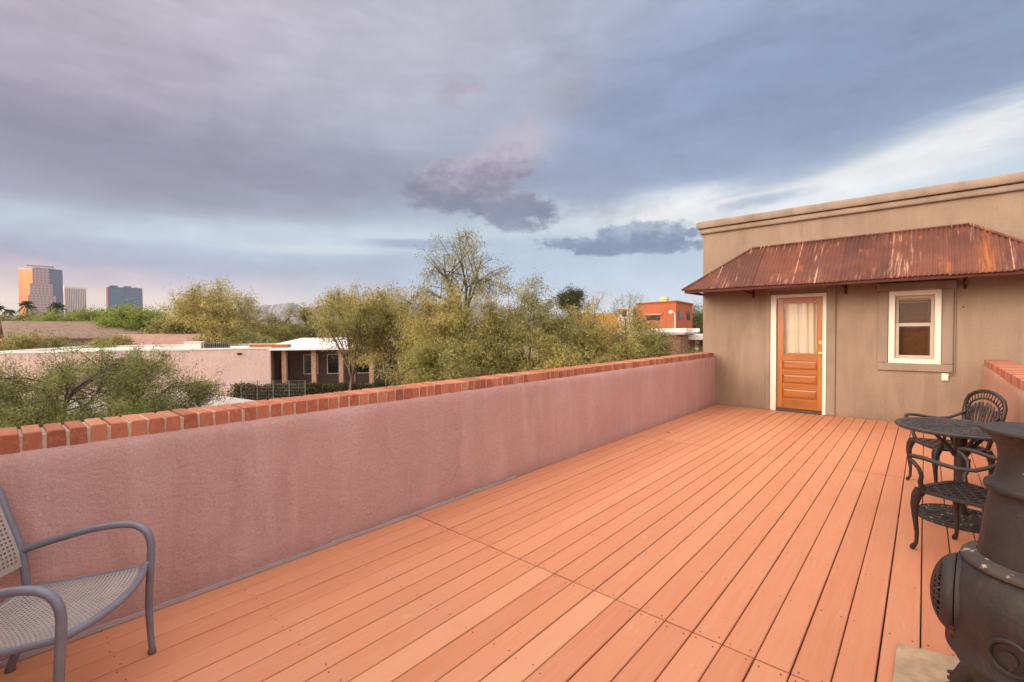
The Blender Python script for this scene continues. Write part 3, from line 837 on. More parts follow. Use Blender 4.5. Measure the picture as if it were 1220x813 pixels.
def bistro_chair(label, loc, rz):
    t = thing('bistro_chair', label, 'chair', loc, rz, 'dark cast metal chairs round the bistro table')
    # seat: rounded outline, x forward
    out = []
    for k in range(36):
        a = 2*PI*k/36; ca, sa = math.cos(a), math.sin(a)
        ex = math.copysign(abs(ca)**0.42, ca); ey = math.copysign(abs(sa)**0.42, sa)
        x = 0.215*ex; y = (0.225 + 0.022*ex)*ey
        out.append((x, y))
    s = MB()
    n = len(out)
    inner = [(p[0]*0.86, p[1]*0.87) for p in out]
    zt = lambda x: 0.432 - 0.012*math.cos(x*6)
    vs = [(p[0], p[1], zt(p[0])) for p in out] + [(p[0], p[1], zt(p[0])) for p in inner] + [(p[0], p[1], 0.405) for p in out] + [(p[0], p[1], 0.412) for p in inner]
    fs = []
    for i in range(n):
        j = (i+1) % n
        fs += [(i, j, n+j, n+i), (2*n+i, i, j, 2*n+j)[::-1], (2*n+i, 2*n+j, 3*n+j, 3*n+i), (n+i, n+j, 3*n+j, 3*n+i)]
    s.add(vs, fs)
    for sg in (1, -1):
        dr = (math.cos(sg*0.86), math.sin(sg*0.86)); nr = (-dr[1], dr[0])
        for k in range(-5, 6):
            p = (nr[0]*k*0.058, nr[1]*k*0.058)
            seg = clip_line(inner, p, dr)
            if not seg: continue
            t0, t1 = seg; cx = p[0] + dr[0]*(t0+t1)/2; cy = p[1] + dr[1]*(t0+t1)/2
            s.obox((cx, cy, 0.4165 + 0.0012*sg), (dr[0], dr[1], 0), (nr[0], nr[1], 0), (0,0,1), t1-t0+0.02, 0.0165, 0.012)
    s.build('seat', M['iron'], t)
    for (fx, sy) in ((1, 1), (1, -1), (-1, 1), (-1, -1)):
        s = MB()
        x0, y0 = 0.19*fx, 0.205*sy
        ox, oy = 0.02*fx, 0.012*sy
        pts = [(x0-0.012*fx, y0-.006*sy, .412), (x0+0.006*fx, y0+.004*sy, .37), (x0+0.014*fx, y0+.010*sy, .31), (x0+0.010*fx, y0+.008*sy, .22), (x0+.002*fx, y0+.002*sy, .12), (x0+.004*fx, y0+.003*sy, .05), (x0+ox, y0+oy, .018), (x0+ox*1.25, y0+oy*1.25, .006)]
        s.tube(pts, [.034, .030, .0235, .0165, .0125, .0115, .0165, .012], 10)
        s.build('leg', M['iron'], t, smooth=True)
    for sy in (1, -1):
        s = MB()
        pts = [(.155, .215*sy, .425), (.165, .228*sy, .47), (.150, .240*sy, .52), (.160, .252*sy, .57), (.19, .258*sy, .605), (.215, .26*sy, .622), (.212, .26*sy, .638), (.185, .26*sy, .646),
               (.12, .258*sy, .644), (.04, .252*sy, .630), (-.05, .245*sy, .622), (-.13, .236*sy, .634), (-.19, .224*sy, .668), (-.245, .212*sy, .71)]
        s.tube(pts, [.017, .014, .0125, .0125, .014, .013, .0135, .0145, .0145, .0135, .0125, .0125, .013, .012], 10)
        s.build('arm', M['iron'], t, smooth=True)
    # backrest
    bx = lambda z: -0.205 - (z-0.43)*0.17
    P = lambda y, z, o=0.0: (bx(z)+o, y*1.16, z)
    half = [(.135, .42), (.150, .50), (.178, .58), (.208, .66), (.219, .73), (.216, .80), (.190, .857), (.130, .893), (.062, .914)]
    full = half + [(0, .921)] + [(-y, z) for y, z in reversed(half)]
    s = MB()
    s.tube([P(y, z) for y, z in full], [.0165]*len(full), 10)
    inn = [(y*.80, .42 + (z-.42)*.865) for y, z in full]
    s.tube([P(y, z) for y, z in inn[3:-3]], .008, 8)
    import bisect
    def along(line, u):
        f = u*(len(line)-1); i = min(int(f), len(line)-2); q = f-i
        return (line[i][0]*(1-q)+line[i+1][0]*q, line[i][1]*(1-q)+line[i+1][1]*q)
    for k in range(21):
        u = 0.2 + 0.6*k/20
        a = along(full, u); c_ = along(inn, u); m_ = ((a[0]+c_[0])/2, (a[1]+c_[1])/2)
        s.tube([P(*a), P(*m_), P(*c_)], [.006, .0035, .006], 6)
    def curl(cy, cz, r, a0, turns, sgn, rr):
        pts = []
        for k in range(19):
            q = k/18; a = a0 + sgn*turns*2*PI*q; r_ = r*(1-0.72*q)
            pts.append(P(cy + r_*math.cos(a), cz + r_*math.sin(a)))
        s.tube(pts, [rr*(1-0.3*k/18) for k in range(19)], 6)
    for sg in (1, -1):
        # leaf sprays rising from the foot of the back
        for (y1_, z1_, bow_) in ((.025, .82, .025), (.06, .815, .05), (.10, .80, .065), (.135, .77, .07), (.155, .71, .06), (.162, .64, .05)):
            pts = [P(sg*(y1_*q + bow_*math.sin(PI*q)*.6), .47 + (z1_-.47)*q) for q in [i/8 for i in range(9)]]
            s.tube(pts, [.007]*6+[.009, .011, .006], 6)
        curl(sg*.125, .545, .036, PI/2, 1.1, sg, .008)
        curl(sg*.150, .735, .026, -PI/2, 1.0, -sg, .007)
        curl(sg*.045, .60, .030, PI/2 if sg > 0 else PI/2, 0.95, -sg, .007)
        curl(sg*.15, .62, .026, 0 if sg > 0 else PI, 0.9, sg, .007)
        s.tube([P(sg*.02, .47), P(sg*.08, .50), P(sg*.15, .49)], .009, 6)
    for (zc, rr) in ((.645, .012), (.70, .015), (.755, .012)):
        s.lathe([(0.002, -rr), (rr*.8, -rr*.5), (rr, 0), (rr*.8, rr*.5), (0.002, rr)], 10, P(0, zc))
    s.tube([P(0, .42), P(0, .55), P(0, .64), P(0, .79)], [.011, .009, .006, .007], 6)
    s.build('backrest', M['iron'], t, smooth=True)
    return t
bistro_chair('dark cast metal armchair with openwork back, partly behind the round table', (.170, 5.875, 0), math.atan2(-.43, -.90))
bistro_chair('dark cast metal armchair with lattice seat, in front of the table beside the chiminea', (.243, 4.215, 0), math.atan2(.505, -.863))

tb = thing('bistro_table', 'round dark metal bistro table on a wide disc foot with chipped paint', 'table', (.215, 5.02, 0))
ZT = 0.728
s = MB()
s.lathe([(0.30, ZT-.03), (0.385, ZT-.028), (0.398, ZT-.018), (0.401, ZT-.006), (0.396, ZT), (0.372, ZT), (0.366, ZT-.004)], 72, caps=False)
# perforated relief top: alternate cells left open
rings_ = [0.03, 0.052, 0.075, 0.105, 0.128, 0.160, 0.186, 0.215, 0.240, 0.270, 0.296, 0.326, 0.350, 0.368]
seg = 144
base = len(s.v)
for i, r in enumerate(rings_):
    for k in range(seg):
        a = 2*PI*k/seg + 0.10*math.sin(i*1.9)
        s.v.append((r*math.cos(a), r*math.sin(a), ZT-0.003))
for i in range(len(rings_)-1):
    for k in range(seg):
        ww = max(3, int(8 - i*0.35)); hole = (i % 2 == 1) and ((k + i*5) % ww) in (0, 1) and i > 1
        if hole: continue
        s.f.append((base+i*seg+k, base+i*seg+(k+1) % seg, base+(i+1)*seg+(k+1) % seg, base+(i+1)*seg+k)); s.mi.append(0)
tt = s.build('tabletop', M['iron_table'], tb)
tt.modifiers.new('thick', 'SOLIDIFY').thickness = 0.008
s = MB()
for r in (0.052, 0.118, 0.20, 0.283, 0.338): s.tube([(r*math.cos(2*PI*k/60), r*math.sin(2*PI*k/60), ZT-0.001) for k in range(61)], .0035, 6)
for k in range(24):
    a = 2*PI*k/24
    s.tube([(r*math.cos(a+da), r*math.sin(a+da), ZT-0.001) for r, da in ((.06, 0), (.11, .12), (.17, .06), (.23, -.06), (.30, .05), (.365, 0))], .003, 5)
s.build('relief', M['iron_table'], tt, smooth=True)
s = MB()
prof = [(.062, .045), (.048, .075), (.036, .12), (.0335, .16), (.036, .30), (.036, .55), (.040, .62), (.060, .67), (.105, ZT-.012)]
s.lathe(prof, 12)
for k in range(4):
    a = k*PI/2 + .4
    s.tube([(.034*math.cos(a), .034*math.sin(a), .50), (.075*math.cos(a), .075*math.sin(a), .57), (.16*math.cos(a), .16*math.sin(a), .66), (.26*math.cos(a), .26*math.sin(a), ZT-.02)], [.016, .014, .012, .010], 8)
s.tube([(.036, -.002, .47), (.06, -.002, .47)], .012, 8)
s.build('column', M['iron'], tb, smooth=True, angle=50)
s = MB()
s.lathe([(0.268, 0.0), (0.278, 0.008), (0.276, 0.018), (0.255, 0.024), (0.20, 0.030), (0.12, 0.040), (0.07, 0.050), (0.03, 0.052)], 64)
for k in range(10):
    a = 2*PI*k/10
    s.tube([(r*math.cos(a+da), r*math.sin(a+da), z) for r, da, z in ((.08, 0, .048), (.13, .22, .041), (.19, .18, .033), (.235, -.05, .0275), (.20, -.22, .031), (.15, -.18, .037))], .006, 6)
s.tube([(.248*math.cos(2*PI*k/60), .248*math.sin(2*PI*k/60), .026) for k in range(61)], .006, 6)
s.build('base', M['iron_chip'], tb, smooth=True)

# ------------------------------------------------------------------ chiminea on its slab
s = MB()
sl = [(-.083, 2.79), (.10, 2.832), (.30, 2.85), (.60, 2.84), (.612, 2.40), (.60, 1.98), (.25, 1.96), (-.09, 1.98), (-.088, 2.45)]
s.prism(sl, 'z', 0.003, 0.034)
tag(s.build('stone_slab', M['stone'], bevel=0.008, seg=2), 'rough tan flagstone lying on the deck under the chiminea', 'slab')
ch = thing('chiminea', 'dark grey cast iron chiminea with a domed mesh door and tall flared neck', 'chiminea', (.31, 2.30, .034))
ZO = -.034
s = MB()
body = [(.10, .245), (.14, .258), (.178, .282), (.208, .318), (.229, .356), (.237, .372), (.244, .376), (.244, .390), (.239, .394), (.245, .45), (.248, .52), (.248, .56), (.243, .60), (.232, .635), (.215, .663), (.198, .682), (.187, .692)]
s.lathe([(r, z+ZO) for r, z in body], 72)
bd = s.build('body', M['chim'], ch, smooth=True, angle=60)
s = MB()
s.lathe([(r, z+ZO) for r, z in [(.186, .688), (.205, .692), (.207, .702), (.200, .710), (.178, .716), (.168, .722)]], 64)
s.build('collar', M['chim_rim'], ch, smooth=True, angle=60)
s = MB()
s.lathe([(r, z+ZO) for r, z in [(.168, .719), (.158, .78), (.149, .86), (.142, .915), (.138, .940), (.141, .944), (.151, .949), (.154, .960), (.151, .971), (.140, .978), (.130, .988), (.122, 1.02), (.119, 1.06), (.123, 1.095), (.134, 1.118), (.150, 1.136), (.160, 1.146)]], 64)
s.build('neck', M['chim'], ch, smooth=True, angle=60)
s = MB()
s.lathe([(r, z+ZO) for r, z in [(.158, 1.144), (.166, 1.147), (.168, 1.153), (.165, 1.158), (.150, 1.1575), (.10, 1.1585), (.02, 1.159)]], 64)
s.build('lid', M['chim'], ch, smooth=True, angle=60)
# door: dome of perforated metal bolted to a flat ring, facing the deck
dn = Vector((-.992, .10, 0)).normalized(); ds = Vector((0,0,1)).cross(dn).normalized(); dc = Vector((0, 0, .535+ZO))
def dome(u, v, off=0.0):      # u,v in -1..1 square mapped to a disc
    r = max(abs(u), abs(v)); a = math.atan2(v, u)
    rr = r*0.141
    y = rr*math.cos(a)*1.0; z = rr*math.sin(a)*1.0
    h = 0.082*math.sqrt(max(0.0, 1 - (rr/0.1425)**2))
    return dc + dn*(0.205 + h + off) + ds*y + Vector((0,0,z))
s = MB(); N = 12
nn = 2*N
co = sorted([i + e for i in range(N) for e in (0.0, 0.34)] + [N])
for q in co:
    for p in co: s.v.append(tuple(dome(2*p/N-1, 2*q/N-1)))
W = len(co)
for j in range(W-1):
    for i in range(W-1):
        if i % 2 == 1 and j % 2 == 1 and 1 <= i//2 < N-1 and 1 <= j//2 < N-1: continue
        s.f.append((j*W+i, j*W+i+1, (j+1)*W+i+1, (j+1)*W+i)); s.mi.append(0)
dm = s.build('door', M['chim'], ch, smooth=True, angle=80)
dm.modifiers.new('thick', 'SOLIDIFY').thickness = 0.005
s = MB()      # flat ring and throat joining the door to the body
ringp = [(0.130, 0.10), (0.143, 0.10), (0.144, 0.196), (0.150, 0.198), (0.150, 0.212), (0.137, 0.213)]
n = 48; vs = []
for (r, h) in ringp:
    for k in range(n):
        a = 2*PI*k/n; vs.append(dc + dn*h + ds*(r*math.cos(a)) + Vector((0,0,r*math.sin(a))))
m = len(ringp)
s.add(vs, [(i*n+k, i*n+(k+1) % n, ((i+1) % m)*n+(k+1) % n, ((i+1) % m)*n+k) for i in range(m) for k in range(n)])
s.build('door_frame', M['chim'], ch, smooth=True, angle=50)
s = MB()
cd = Vector((-.134, -.991, 0)); 
c_ = dc + dn*0.196 + cd*.100 + Vector((0,0,-.098))
for o_ in (-.020, .020):
    s.obox(c_ + dn*o_, dn, Vector((0,.4,-.9)), Vector((0,.9,.4)), 0.016, 0.062, 0.020)
s.tube([c_ + dn*-.03 + Vector((0,-.012,.0)), c_ + dn*.03 + Vector((0,-.012,.0))], .008, 8)
s.build('hinge', M['rusty'], ch, bevel=0.003)
# round boss and small latch on the belly, air-vent knob, ash tray, legs
cdir = Vector((-.42, -.907, 0)); ct = Vector((0,0,1)).cross(cdir)
s = MB()
bc = Vector((0,0,.475+ZO)) + cdir*.246
s.tube([bc + (ct*math.cos(2*PI*k/32) + Vector((0,0,1))*math.sin(2*PI*k/32))*.05 for k in range(33)], .009, 8, cap=False)
s.tube([bc + cdir*-.01, bc + cdir*.010], .022, 16)
s.build('boss', M['chim'], ch, smooth=True)
s = MB()
s.lathe([(r, z+ZO) for r, z in [(.10, .175), (.125, .185), (.13, .225), (.115, .25), (.10, .26)]], 40)
s.build('ash_pan', M['chim'], ch, smooth=True, angle=50)
s = MB()
kd = Vector((-.90, -.43, 0)).normalized()
kc = kd*.13 + Vector((0,0,.215+ZO))
s.tube([kc, kc + kd*.035], .009, 8)
s.tube([kc + kd*.03, kc + kd*.036, kc + kd*.05, kc + kd*.056], [.02, .032, .032, .018], 18)
s.build('knob', M['chim'], ch, smooth=True, angle=50)
for k in range(3):
    a = math.radians(170 + 120*k); e = Vector((math.cos(a), math.sin(a), 0))
    s = MB()
    pts = [e*.13 + Vector((0,0,.27)), e*.185 + Vector((0,0,.255)), e*.21 + Vector((0,0,.205)), e*.195 + Vector((0,0,.14)), e*.20 + Vector((0,0,.07)), e*.235 + Vector((0,0,.03)), e*.255 + Vector((0,0,.014))]
    s.tube([p + Vector((0,0,ZO+.0)) + Vector((0,0,.0)) if i < 6 else p + Vector((0,0,ZO+.032)) for i, p in enumerate(pts)], [.03, .032, .026, .02, .018, .022, .014], 10)
    for q in range(6):       # cast leaf ridges
        z_ = .235 - q*.022
        s.tube([e*(.20) + Vector((0,0,z_+ZO)), e*(.238) + Vector((0,0,z_-.012+ZO))], [.010, .006], 6)
    s.build('leg', M['chim'], ch, smooth=True)

# a dead leaf on the boards
s = MB()
s.add([(0,0,.004),(.035,.012,.012),(.07,0,.004),(.04,-.018,.010),(.03,.03,.006)], [(0,3,1),(3,2,1),(0,1,4)])
lf = s.build('dry_leaf', plain('dry_leaf_brown', lin(84,50,36), 0.9))
lf.location = (-2.79, 6.5, .001); tag(lf, 'curled brown dry leaf lying on the deck near the far end of the wall', 'leaf')
# ------------------------------------------------------------------ vegetation
class Quads:
    """leaf-sized rhombs collected as arrays"""
    def __init__(self): self.p = []
    def add(self, c, u, v): self.p.append(np.stack([c-u, c+v, c+u*0.9, c-v], axis=1))
    def build(self, name, mat, parent=None):
        P = np.concatenate(self.p).astype(np.float32); n = len(P)
        me = bpy.data.meshes.new(name)
        me.vertices.add(n*4); me.vertices.foreach_set('co', P.reshape(-1))
        me.loops.add(n*4); me.loops.foreach_set('vertex_index', np.arange(n*4, dtype=np.int32))
        me.polygons.add(n); me.polygons.foreach_set('loop_start', np.arange(0, n*4, 4, dtype=np.int32))
        try: me.polygons.foreach_set('loop_total', np.full(n, 4, dtype=np.int32))
        except Exception: pass
        me.materials.append(mat); me.update(calc_edges=True)
        o = bpy.data.objects.new(name, me); COL.objects.link(o)
        if parent is not None: o.parent = parent
        return o
def unit(a): return a/np.maximum(1e-9, np.linalg.norm(a, axis=-1, keepdims=True))

def tree(label, loc, seed, H, rad, zc, leaf, lw, n_leaf, mat, bark='bark', limbs=6, subs=5, twigs=9, fork=0.22, trunk=0.16, droop=0.5, twig_len=0.22, open_=0.0, shift=(0,0), name='mesquite_tree', group='desert trees beyond the parapet', bare=0.0):
    """loc: foot of the trunk; crown ellipsoid radii rad=(rx,ry,rz) centred zc above the foot"""
    rg = np.random.default_rng(seed)
    t = thing(name, label, 'tree', loc, rg.uniform(0, 6.28) if shift == (0,0) else 0.0, group)
    R = np.array(rad); C = np.array([shift[0], shift[1], zc])
    wood = MB(); q = Quads()
    F = np.array([0.15*rad[0]*rg.uniform(-1, 1), 0.15*rad[1]*rg.uniform(-1, 1), H*fork])
    lean = np.array([rg.uniform(-.06, .06), rg.uniform(-.06, .06), 0])*H*.3
    wood.tube([(0,0,-.2), (lean[0]*.4, lean[1]*.4, H*fork*.5), tuple(F)], [trunk*1.25, trunk*1.02, trunk*.9], 9)
    segs = []      # leafy twigs: (start, end)
    for i in range(limbs):
        a = 2*PI*(i + rg.uniform(-.3, .3))/limbs
        el = rg.uniform(-.25, .75) if i else 1.2
        dv = np.array([math.cos(a)*math.cos(el), math.sin(a)*math.cos(el), math.sin(el)])
        L1 = C + R*dv*rg.uniform(.45, .62)
        mid = F*.5 + L1*.5 + rg.normal(0, .06, 3)*R + np.array([0, 0, .04*H])
        pl = [F, F*.75+mid*.25+rg.normal(0, .02, 3)*R, mid, mid*.45+L1*.55+rg.normal(0, .03, 3)*R, L1]
        wood.tube([tuple(p) for p in pl], [trunk*.62, trunk*.52, trunk*.42, trunk*.33, trunk*.26], 7)
        for j in range(subs):
            tt_ = rg.uniform(.35, 1.0)
            k = min(3, int(tt_*4)); fr_ = tt_*4-k
            S = pl[k]*(1-fr_) + pl[k+1]*fr_
            d2 = unit(dv + rg.normal(0, .75, 3)*np.array([1, 1, .8]))
            E2 = C + R*d2*rg.uniform(.72, 1.0)
            if np.linalg.norm((E2-S)/R) > 1.3: E2 = S + (E2-S)*.7
            m2 = S*.5+E2*.5 + rg.normal(0, .06, 3)*R + np.array([0, 0, .02*H])
            wood.tube([tuple(S), tuple(m2), tuple(E2)], [trunk*.22, trunk*.14, trunk*.05], 5)
            for s_ in range(twigs):
                u = rg.uniform(.25, 1.0)
                P0 = (S*(1-u)**2 + 2*m2*u*(1-u) + E2*u*u)
                dd = unit((E2-S)/max(1e-6, np.linalg.norm(E2-S)) + rg.normal(0, .8, 3))
                ln = twig_len*min(rad)*rg.uniform(.6, 1.4)
                P1 = P0 + dd*ln - np.array([0, 0, droop*ln*.5])
                pm = P0*.5+P1*.5 + np.array([0, 0, droop*ln*.15])
                wood.tube([tuple(P0), tuple(pm), tuple(P1)], [trunk*.05, trunk*.035, trunk*.015], 3, cap=False)
                if rg.random() > bare: segs.append((P0, pm, P1))
    segs = np.array(segs); n_leaf = int(n_leaf*1.25); lw = lw*1.05; leaf = leaf*1.25; per = max(1, n_leaf//max(1, len(segs)))
    w = rg.uniform(.3, 1.7, len(segs))
    idx = np.repeat(np.arange(len(segs)), np.maximum(1, (per*w).astype(int)))
    n = len(idx); u = rg.uniform(0.05, 1.12, n)[:, None]
    A, B, Cc = segs[idx, 0], segs[idx, 1], segs[idx, 2]
    cen = A*(1-u)**2 + 2*B*u*(1-u) + Cc*u*u + rg.normal(0, 1, (n, 3))*leaf*np.array([1.1, 1.1, .9])
    td = unit(Cc-A)
    dirn = unit(td*.6 + rg.normal(0, .7, (n, 3)) - np.array([0, 0, droop]))
    sd = unit(np.cross(dirn, rg.normal(0, 1, (n, 3))))
    ln = leaf*rg.uniform(.6, 1.3, n)[:, None]; wd = lw*rg.uniform(.6, 1.3, n)[:, None]
    q.add(cen, dirn*ln*.5, sd*wd*.5)
    wood.build('trunk', M[bark], t, smooth=True, fix=False)
    q.build('crown', M[mat], t)
    return t

S3 = lambda d_, l_: tuple(site(d_, l_, GZ))
# near mesquite just below the parapet, spreading over the low roof
tree('green mesquite nearest the parapet, its thin branches crossing the pink wall', S3(10.6, -11.0), 21, 4.5, (3.0, 2.7, 1.7), 2.85, .07, .014, 80000, 'leaf_green', 'bark_dark', limbs=9, subs=7, twigs=13, fork=.28, trunk=.10, droop=.15, twig_len=.34, shift=(.8, 1.0), bare=.15)
tree('low bushy green shrub close below the bricks, under the nearest mesquite', S3(9.3, -7.75), 22, 3.6, (1.25, 1.25, 1.0), 2.6, .06, .014, 24000, 'leaf_green', 'bark_dark', limbs=8, subs=6, twigs=12, fork=.3, trunk=.06, droop=.1, twig_len=.34, name='shrub')
# the middle distance
tree('leaning olive mesquite whose crown hangs over the white porch roof', S3(32.5, -11.0), 15, 7.9, (3.1, 2.8, 1.9), 6.0, .17, .038, 11000, 'leaf_gold', limbs=7, subs=6, twigs=10, fork=.42, trunk=.12, droop=.5)
tree('round pale acacia with an airy crown rising behind the pink house', S3(50, -31.4), 5, 9.9, (4.9, 4.9, 4.2), 5.7, .26, .06, 22000, 'leaf_gold', limbs=8, subs=6, twigs=12, fork=.22, trunk=.2, droop=.05, name='acacia_tree')
tree('spreading olive tree behind the white porch roof', S3(56, -25.6), 8, 7.4, (5.2, 4.5, 3.1), 4.5, .26, .07, 17000, 'leaf_olive', limbs=7, subs=5, twigs=10, fork=.25, trunk=.2, droop=.2)
tree('olive mesquite standing in front of the porch columns', S3(28, -7.0), 13, 7.3, (3.5, 3.2, 3.4), 3.9, .17, .036, 34000, 'leaf_gold', limbs=8, subs=7, twigs=11, fork=.2, trunk=.14, droop=.75)
tree('feathery mesquite whose bare lower boughs overlap the porch', S3(26.5, -9.3), 14, 6.6, (2.1, 2.0, 1.7), 4.9, .15, .034, 6000, 'leaf_olive', limbs=6, subs=5, twigs=8, fork=.3, trunk=.10, droop=.5, bare=.35)
tree('tall wispy tree with an open crown standing above all the others', S3(32, -3.45), 31, 11.4, (3.9, 3.7, 4.0), 7.7, .20, .042, 6200, 'leaf_olive', 'bark_dark', limbs=8, subs=6, twigs=8, fork=.5, trunk=.17, droop=.8, twig_len=.2, bare=.3)
tree('golden mesquite at the foot of the tall wispy tree', S3(23.5, -2.6), 17, 7.1, (3.3, 3.0, 3.7), 3.6, .15, .034, 40000, 'leaf_gold', limbs=9, subs=7, twigs=12, fork=.18, trunk=.13, droop=.7)
tree('dense olive mesquite in the middle of the thicket', S3(23.0, .7), 19, 6.9, (3.2, 3.0, 3.6), 3.5, .15, .034, 40000, 'leaf_olive', limbs=9, subs=7, twigs=12, fork=.18, trunk=.13, droop=.7)
tree('dusty golden mesquite between the thicket and the ochre house', S3(25, 4.3), 23, 6.5, (3.2, 3.0, 3.5), 3.2, .16, .036, 34000, 'leaf_gold', limbs=8, subs=7, twigs=11, fork=.18, trunk=.13, droop=.6)
tree('low olive mesquite with sparse twigs in front of the brown brick house', S3(27, 7.2), 29, 5.9, (2.6, 2.5, 2.9), 2.9, .16, .034, 15000, 'leaf_olive', limbs=8, subs=6, twigs=10, fork=.2, trunk=.11, droop=.5, bare=.15)
tree('low mesquite bush hugging the parapet below the dense thicket', S3(19.5, -2.9), 37, 4.6, (2.6, 2.3, 2.4), 2.2, .14, .032, 22000, 'leaf_olive', limbs=8, subs=6, twigs=10, fork=.15, trunk=.09, droop=.5)
tree('low brownish mesquite bush beside the golden trees', S3(20.5, 2.6), 41, 4.7, (2.8, 2.4, 2.4), 2.2, .14, .032, 22000, 'leaf_gold', limbs=8, subs=6, twigs=10, fork=.15, trunk=.09, droop=.5)
tree('slender bare mesquite with thin upright twigs near the orange house', S3(30, 7.6), 43, 6.9, (1.8, 1.8, 2.8), 4.4, .15, .03, 2600, 'leaf_olive', limbs=6, subs=6, twigs=9, fork=.3, trunk=.09, droop=-.2, bare=.5)
tree('slim bare mesquite with thin upright twigs beside the ochre house', S3(29, 4.9), 44, 7.2, (1.9, 1.8, 2.8), 4.5, .15, .03, 3000, 'leaf_gold', limbs=6, subs=6, twigs=9, fork=.3, trunk=.09, droop=-.2, bare=.45)
tree('small dark round pine rising behind the thicket', S3(70, 8.9), 47, 10.6, (2.0, 2.0, 2.0), 8.8, .3, .09, 6000, 'leaf_dark', limbs=7, subs=5, twigs=8, fork=.6, trunk=.18, droop=.1, name='pine_tree')
tree('green tree beside the orange house and the tan house corner', S3(66, 26.6), 53, 8.4, (2.6, 2.6, 3.2), 5.2, .28, .08, 8000, 'leaf_green', limbs=6, subs=5, twigs=9, fork=.25, trunk=.18, droop=.1)
tree('small dark bush beside the white carport', S3(33, 13.3), 57, 3.2, (1.4, 1.3, 1.2), 2.2, .16, .05, 5000, 'leaf_green', limbs=6, subs=5, twigs=8, fork=.2, trunk=.06, droop=.1)
for k, (d_, l_, h_, r_, mt_, lb) in enumerate([
        (84, -86, 8.8, 6.0, 'leaf_green', 'broad green tree below the stepped tower'),
        (80, -77, 8.6, 5.6, 'leaf_fresh', 'bright green tree below the pale striped tower'),
        (76, -66, 9.0, 5.2, 'leaf_fresh', 'bright green tree below the blue glass block'),
        (70, -56.5, 9.2, 5.2, 'leaf_fresh', 'tallest bright green tree beside the round pale acacia'),
        (66, -47, 7.6, 4.6, 'leaf_olive', 'olive tree between the bright green trees and the acacia')]):
    tree(lb, S3(d_, l_), 60+k, h_, (r_, r_, h_*.42), h_*.57, .32, .12, 15000, mt_, limbs=8, subs=6, twigs=9, fork=.2, trunk=.22, droop=.1, group='green trees below the towers')
for k, (d_, l_, h_, r_, lb) in enumerate([
        (44, -46, 4.9, 4.2, 'low dusty shrub in front of the brown shingled roof'),
        (47, -41, 4.6, 3.6, 'low olive shrub against the end of the brown roof'),
        (45, -52, 4.7, 4.0, 'low dusty shrub below the terracotta roof')]):
    tree(lb, S3(d_, l_), 80+k, h_, (r_, r_*.8, h_*.4), h_*.6, .2, .06, 9000, 'leaf_olive', limbs=7, subs=5, twigs=9, fork=.2, trunk=.12, droop=.1, name='shrub', group='shrubs beyond the pink house')

# far-off wood that closes the horizon
rg = np.random.default_rng(3); q = Quads()
for k in range(420):
    d_ = rg.uniform(120, 420); l_ = rg.uniform(-1.25, .62)*d_
    h_ = rg.uniform(3.6, 6.4); r_ = rg.uniform(4, 7)
    n = 260
    c_ = np.array(site(d_, l_, GZ + h_*.5))
    v_ = unit(rg.normal(0, 1, (n, 3)))*rg.uniform(.55, 1.0, (n, 1))**.5*np.array([r_, r_, h_*.55])
    u_ = unit(rg.normal(0, 1, (n, 3))); w_ = unit(np.cross(u_, rg.normal(0, 1, (n, 3))))
    q.add(c_ + v_, u_*.7, w_*.35)
kind(q.build('treeline', M['leaf_green']), 'stuff')

# palms
def palm(label, loc, h, r, seed):
    rg = np.random.default_rng(seed); t = thing('palm_tree', label, 'palm', loc, 0, 'palms below the towers')
    s = MB(); s.tube([(0,0,0), (.2,.1,h*.5), (.1,0,h)], [.28, .22, .2], 8); s.build('trunk', M['bark'], t, smooth=True)
    q = Quads()
    for k in range(46):
        a = rg.uniform(0, 6.28); el = rg.uniform(-.7, 1.3)
        dv = np.array([math.cos(a)*math.cos(el), math.sin(a)*math.cos(el), math.sin(el)])
        n = 14; u = np.linspace(.25, 1.0, n)[:, None]
        c_ = np.array([.1, 0, h]) + dv*r*u - np.array([0, 0, 1])*r*.45*u*u
        fan = unit(dv + rg.normal(0, .35, (n, 3)) - np.array([0, 0, .3])); w_ = unit(np.cross(fan, rg.normal(0, 1, (n, 3))))
        q.add(c_, fan*r*.22, w_*r*.05)
    q.build('crown', M['palm'], t)
palm('fan palm in front of the stepped tower, at its orange side', S3(150, -156), 13.6, 2.5, 1)
palm('fan palm in front of the stepped tower, at its mirrored side', S3(150, -146.3), 13.3, 2.3, 2)
palm('short fan palm standing clear of the stepped tower beside the grey wall', S3(150, -161.5), 11.5, 1.7, 3)
palm('fan palm cut by the edge of the view beyond the grey wall', S3(150, -165.5), 13.0, 2.1, 4)

# ------------------------------------------------------------------ towers downtown
def facing(d_, l_):
    p = site(d_, l_); return math.atan2(p.y, p.x) - PI/2     # local -Y looks back towards the deck
p = site(700, -706, GZ)
tw = thing('office_tower', 'tall stepped office tower with one face painted with orange sunlight and one mirrored face', 'tower', p, facing(700, -706))
s = MB()
hh = 101.5
s.prism([(-23, 8), (-8, -8), (9, -9), (24, 6), (10, 26), (-10, 26)], 'z', 0, hh)
s.m = 0
tb_ = s.build('glass_core', M['tower_glass'], tw)
s = MB(); s.obox((-15.7, -.15, hh/2-1), (15, -16, 0), (16, 15, 0), (0,0,1), 21.8, .5, hh-2); s.build('sunlit_face', M['tower_sunlit'], tw)  # sunlight on this face is painted as an orange sheet
s = MB()
for (x0, x1, y_, z1) in ((-8.3, 9.3, -9.6, hh-1.5), (-11.5, 12.5, -11.5, 78), (-14, 15.5, -13.5, 60), (-16, 18, -15.5, 42)):
    s.box(x0, x1, y_, 4, 0, z1)
s.build('stepped_bay', M['tower_pink'], tw)
